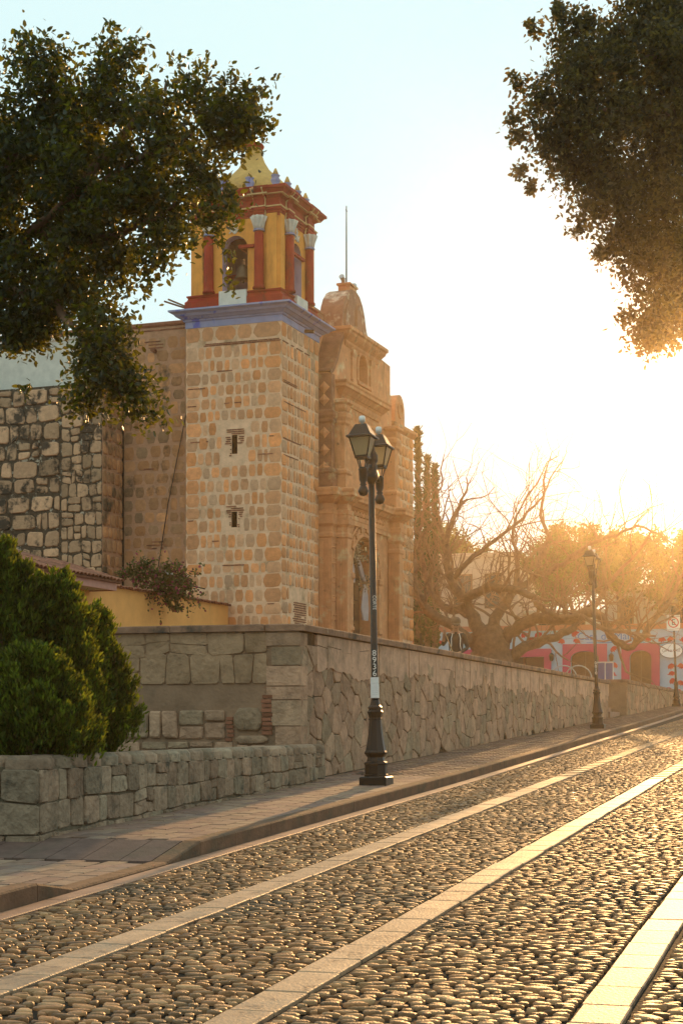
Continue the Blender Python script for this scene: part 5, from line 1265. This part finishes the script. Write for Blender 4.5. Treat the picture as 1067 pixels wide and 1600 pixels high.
# cypress spires and leafy trees behind
def cypress(label, px, top, wpx, d):
    b = at(px, 1080, d); t = thing('cypress_tree', label, 'tree', (b.x, b.y, 2.3), 0, 'cypresses beyond the church'); h = EYE + (1130-top)/2600*d - 2.3; rr = wpx/2600*d
    P = []
    n = 2600; u = NR.random(n); a = NR.random(n)*2*np.pi; pr = rr*(1.05-u)**.8*(1+.3*np.sin(u*60+a*2))*NR.uniform(.4,1.1,n); P = np.stack([np.cos(a)*pr, np.sin(a)*pr, .5+u*(h-.5)],1)
    leaf_cloud('crown', P, .26, t, 'cypress leaf', .35, np.stack([np.cos(a)*.4,np.sin(a)*.4,np.ones(n)],1)); mb = MB(); mb.tube([(0,0,-.2),(0,0,h*.9)], [.2,.03], 7); mb.build('trunk', 'bark', t)
cypress('tall thin dark cypress right beside the church corner', 653, 672, 4.5, 72); cypress('shorter cypress just right of the tall one', 667, 716, 4, 74); cypress('smallest cypress of the three, farthest from the church', 679, 730, 3.5, 73)
def leafy(label, blobs, d, tx):
    b = at(tx, 1085, d); t = thing('leafy_tree', label, 'tree', (b.x, b.y, 2.4), 0, 'leafy trees beyond the cafe'); bb = Vector(t.location); P = []
    for x, y, r in blobs:
        c = at(x,y,d) - bb; rr = r/2600*d; nc = int(34*rr*rr)+8; cc = blob_points(c, rr*.95, nc, .35)
        for q in cc: P.append(q + NR.normal(size=(30,3))*.2)
    leaf_cloud('crown', np.concatenate(P), .2, t, 'far leaf', .55); mb = MB(); top = at(blobs[0][0], blobs[0][1], d) - bb; mb.tube([(0,0,-.2),(top.x*.3,top.y*.3,top.z*.5),tuple(top)], [.3,.22,.08], 8); mb.build('trunk', 'bark', t, True)
leafy('broad leafy tree behind the bare tree', [(880,870,42),(845,880,34),(910,850,34),(935,880,40),(870,835,22),(905,905,40),(860,920,30)], 98, 885)
leafy('leafy tree left of the second lamp post top, rounder', [(960,850,26),(985,880,34),(950,900,30),(1000,850,20),(975,905,30)], 100, 975)
leafy('leafy tree at the right edge beyond the far lamp post', [(1070,860,34),(1085,900,42),(1050,910,32),(1110,850,50),(1030,880,28),(1022,850,20),(1035,925,30)], 99, 1085)
leafy('leafy tree showing behind the beige house beside the cypresses', [(690,850,34),(720,870,38),(755,880,36),(660,870,30),(690,910,40),(740,920,40),(795,890,30)], 121, 710)

# ------------------------------------------------------------------ the sweeper behind the wall
pl = at(712, 1060, 38.5); FZ = 2.2
pe = thing('person', 'person in a cap and dark top, head bowed, sweeping behind the retaining wall', 'person', (pl.x, pl.y, FZ), rad(12))
def skin(name, verts, edges, radii, mats, parent, lv=2, root=0):
    me = bpy.data.meshes.new(name); me.from_pydata(verts, edges, []); o = put(name, me, parent)
    mo = o.modifiers.new('skin', 'SKIN'); mo.use_smooth_shade = True
    for i, r in enumerate(radii):
        d = me.skin_vertices[0].data[i]; d.radius = (r, r) if not isinstance(r, tuple) else r; d.use_root = (i == root)
    s = o.modifiers.new('sub', 'SUBSURF'); s.levels = lv; s.render_levels = lv
    dg = bpy.context.evaluated_depsgraph_get(); em = bpy.data.meshes.new_from_object(o.evaluated_get(dg)); bpy.data.objects.remove(o)
    em.materials.clear()
    for m_ in mats: em.materials.append(mt(m_))
    em.polygons.foreach_set('use_smooth', [True]*len(em.polygons)); return put(name, em, parent)
# facing -y; left hand raised on the broom, right hand lower
BV = [(0,0,.95),(0,.01,1.12),(0,.0,1.32),(0,-.02,1.46),(0,-.07,1.54),(0,-.12,1.64),(0,-.13,1.70),
      (-.1,0,.9),(-.12,-.01,.5),(-.12,.02,.09),(-.13,-.12,.05), (.1,0,.9),(.12,-.02,.5),(.13,.02,.09),(.14,-.12,.05),
      (-.19,-.02,1.42),(-.3,-.1,1.2),(-.27,-.3,1.4),(-.265,-.34,1.47), (.19,-.02,1.42),(.27,-.02,1.14),(.06,-.24,1.0),(-.03,-.27,.99)]
BE = [(0,1),(1,2),(2,3),(3,4),(4,5),(5,6),(0,7),(7,8),(8,9),(9,10),(0,11),(11,12),(12,13),(13,14),(3,15),(15,16),(16,17),(17,18),(3,19),(19,20),(20,21),(21,22)]
BR_ = [(.16,.12),(.15,.11),(.18,.12),(.1,.09),.055,(.08,.095),(.07,.085),.09,.06,.045,.045,.09,.06,.045,.045,.07,.047,.036,.04,.07,.047,.036,.04]
body = skin('body', BV, BE, BR_, ['skin','trousers','shirt','hair'], pe)
for p in body.data.polygons:
    c = p.center
    if c.z < .1: p.material_index = 3
    elif c.z < .98 and abs(c.x) < .26 and c.y > -.2: p.material_index = 1
    elif c.z > 1.58 and c.y > -.09: p.material_index = 3
    elif c.z < 1.48 and not (c.y < -.22): p.material_index = 2
vest = skin('vest', [(0,0,.98),(0,.01,1.12),(0,0,1.32),(0,-.02,1.44)], [(0,1),(1,2),(2,3)], [(.18,.14),(.17,.135),(.205,.15),(.14,.125)], ['shirt'], pe)
for s_ in (-1,1):
    mp_ = MB(); mp_.tube([(s_*.075,-.115,1.47),(s_*.105,-.155,1.36),(s_*.1,-.15,1.2),(s_*.13,-.12,1.05)], [.009]*4, 5); mp_.build('piping', 'white plastic', vest, True)
cp = MB(); cp.lathe([(.108,0),(.112,.04),(.1,.1),(.06,.14),(.005,.15)], 16, (0,0,0)); cp.add([(-.09,-.08,.012),(.09,-.08,.012),(.07,-.2,-.03),(0,-.22,-.035),(-.07,-.2,-.03),(-.09,-.08,.0),(.09,-.08,.0),(.07,-.2,-.042),(0,-.22,-.047),(-.07,-.2,-.042)], [(0,1,2,3,4),(9,8,7,6,5),(0,5,6,1),(1,6,7,2),(2,7,8,3),(3,8,9,4),(4,9,5,0)])
co = cp.build('cap', 'cap', pe, True); co.location = (0,-.118,1.71); co.rotation_euler = (.12,0,.1)
for s_, hx, hy, hz, dr in ((-1,-.265,-.35,1.49,(0,-.1,1)),(1,-.05,-.28,.99,(-1,-.1,.1))):
    for f in range(4):
        b0 = Vector((hx, hy-.005, hz-.03+f*.02)); mb = MB(); mb.tube([b0+Vector((s_*.02,.03,0)), b0+Vector((s_*.0,-.03,0)), b0+Vector((-s_*.035,-.035,0)), b0+Vector((-s_*.045,-.01,0))], [.011,.011,.01,.008], 6); mb.build('finger', 'skin', pe, True)
    b0 = Vector((hx, hy, hz+.045)); mb = MB(); mb.tube([b0+Vector((s_*.02,.02,-.02)), b0+Vector((0,-.03,.0)), b0+Vector((-s_*.03,-.035,.01))], [.013,.012,.009], 6); mb.build('thumb', 'skin', pe, True)
nz_ = MB(); nz_.lathe([(.018,-.03),(.015,0),(.006,.03)], 6, (0,-.222,1.62)); nz_.build('nose', 'skin', pe, True)
for s_ in (-1,1):
    e_ = MB(); e_.lathe([(.004,-.035),(.02,-.02),(.024,.015),(.008,.035)], 6, (s_*.083,-.11,1.63)); e_.build('ear', 'skin', pe, True)
    e2 = MB(); e2.lathe([(.001,-.01),(.013,0),(.001,.01)], 8, (s_*.033,-.208,1.645)); e2.build('eye', 'hair', pe, True)
# eyes, brows and mouth are under the cap's shade
m3 = MB(); m3.box(-.028,.028,-.208,-.196,1.575,1.584); m3.build('mouth', 'cap', pe)
br = thing('broom', 'broom with a pale wooden handle held slanting by the sweeper behind the wall', 'broom', (pl.x, pl.y, FZ), rad(12))
mb = MB(); mb.tube([(-.3,-.37,1.62),(-.05,-.31,.99),(.25,-.24,.3)], [.013,.013,.014], 8); mb.build('handle', 'broom wood', br)
mb = MB()
for i in range(40): a = R.uniform(-.05,.05); mb.tube([(.245+a*.4,-.24+R.uniform(-.02,.02),.34),(.37+a*2.4,-.22+R.uniform(-.05,.05),.01)], [.006,.008], 4)
mb.build('bristles', 'straw', br)

# ------------------------------------------------------------------ haze
hz = MB(); hz.box(-330, 330, -330, 330, -3, 20.6); ho = hz.build('haze', []); tag(ho, None, None, None, 'stuff')
hm = bpy.data.materials.new('haze'); hm.use_nodes = True; hn = hm.node_tree.nodes; hn.clear(); o_ = hn.new('ShaderNodeOutputMaterial'); pv_ = hn.new('ShaderNodeVolumePrincipled')
pv_.inputs['Color'].default_value = (1, .88, .64, 1); pv_.inputs['Density'].default_value = HAZE; pv_.inputs['Anisotropy'].default_value = .915
hm.node_tree.links.new(pv_.outputs[0], o_.inputs['Volume']); ho.data.materials.append(hm)
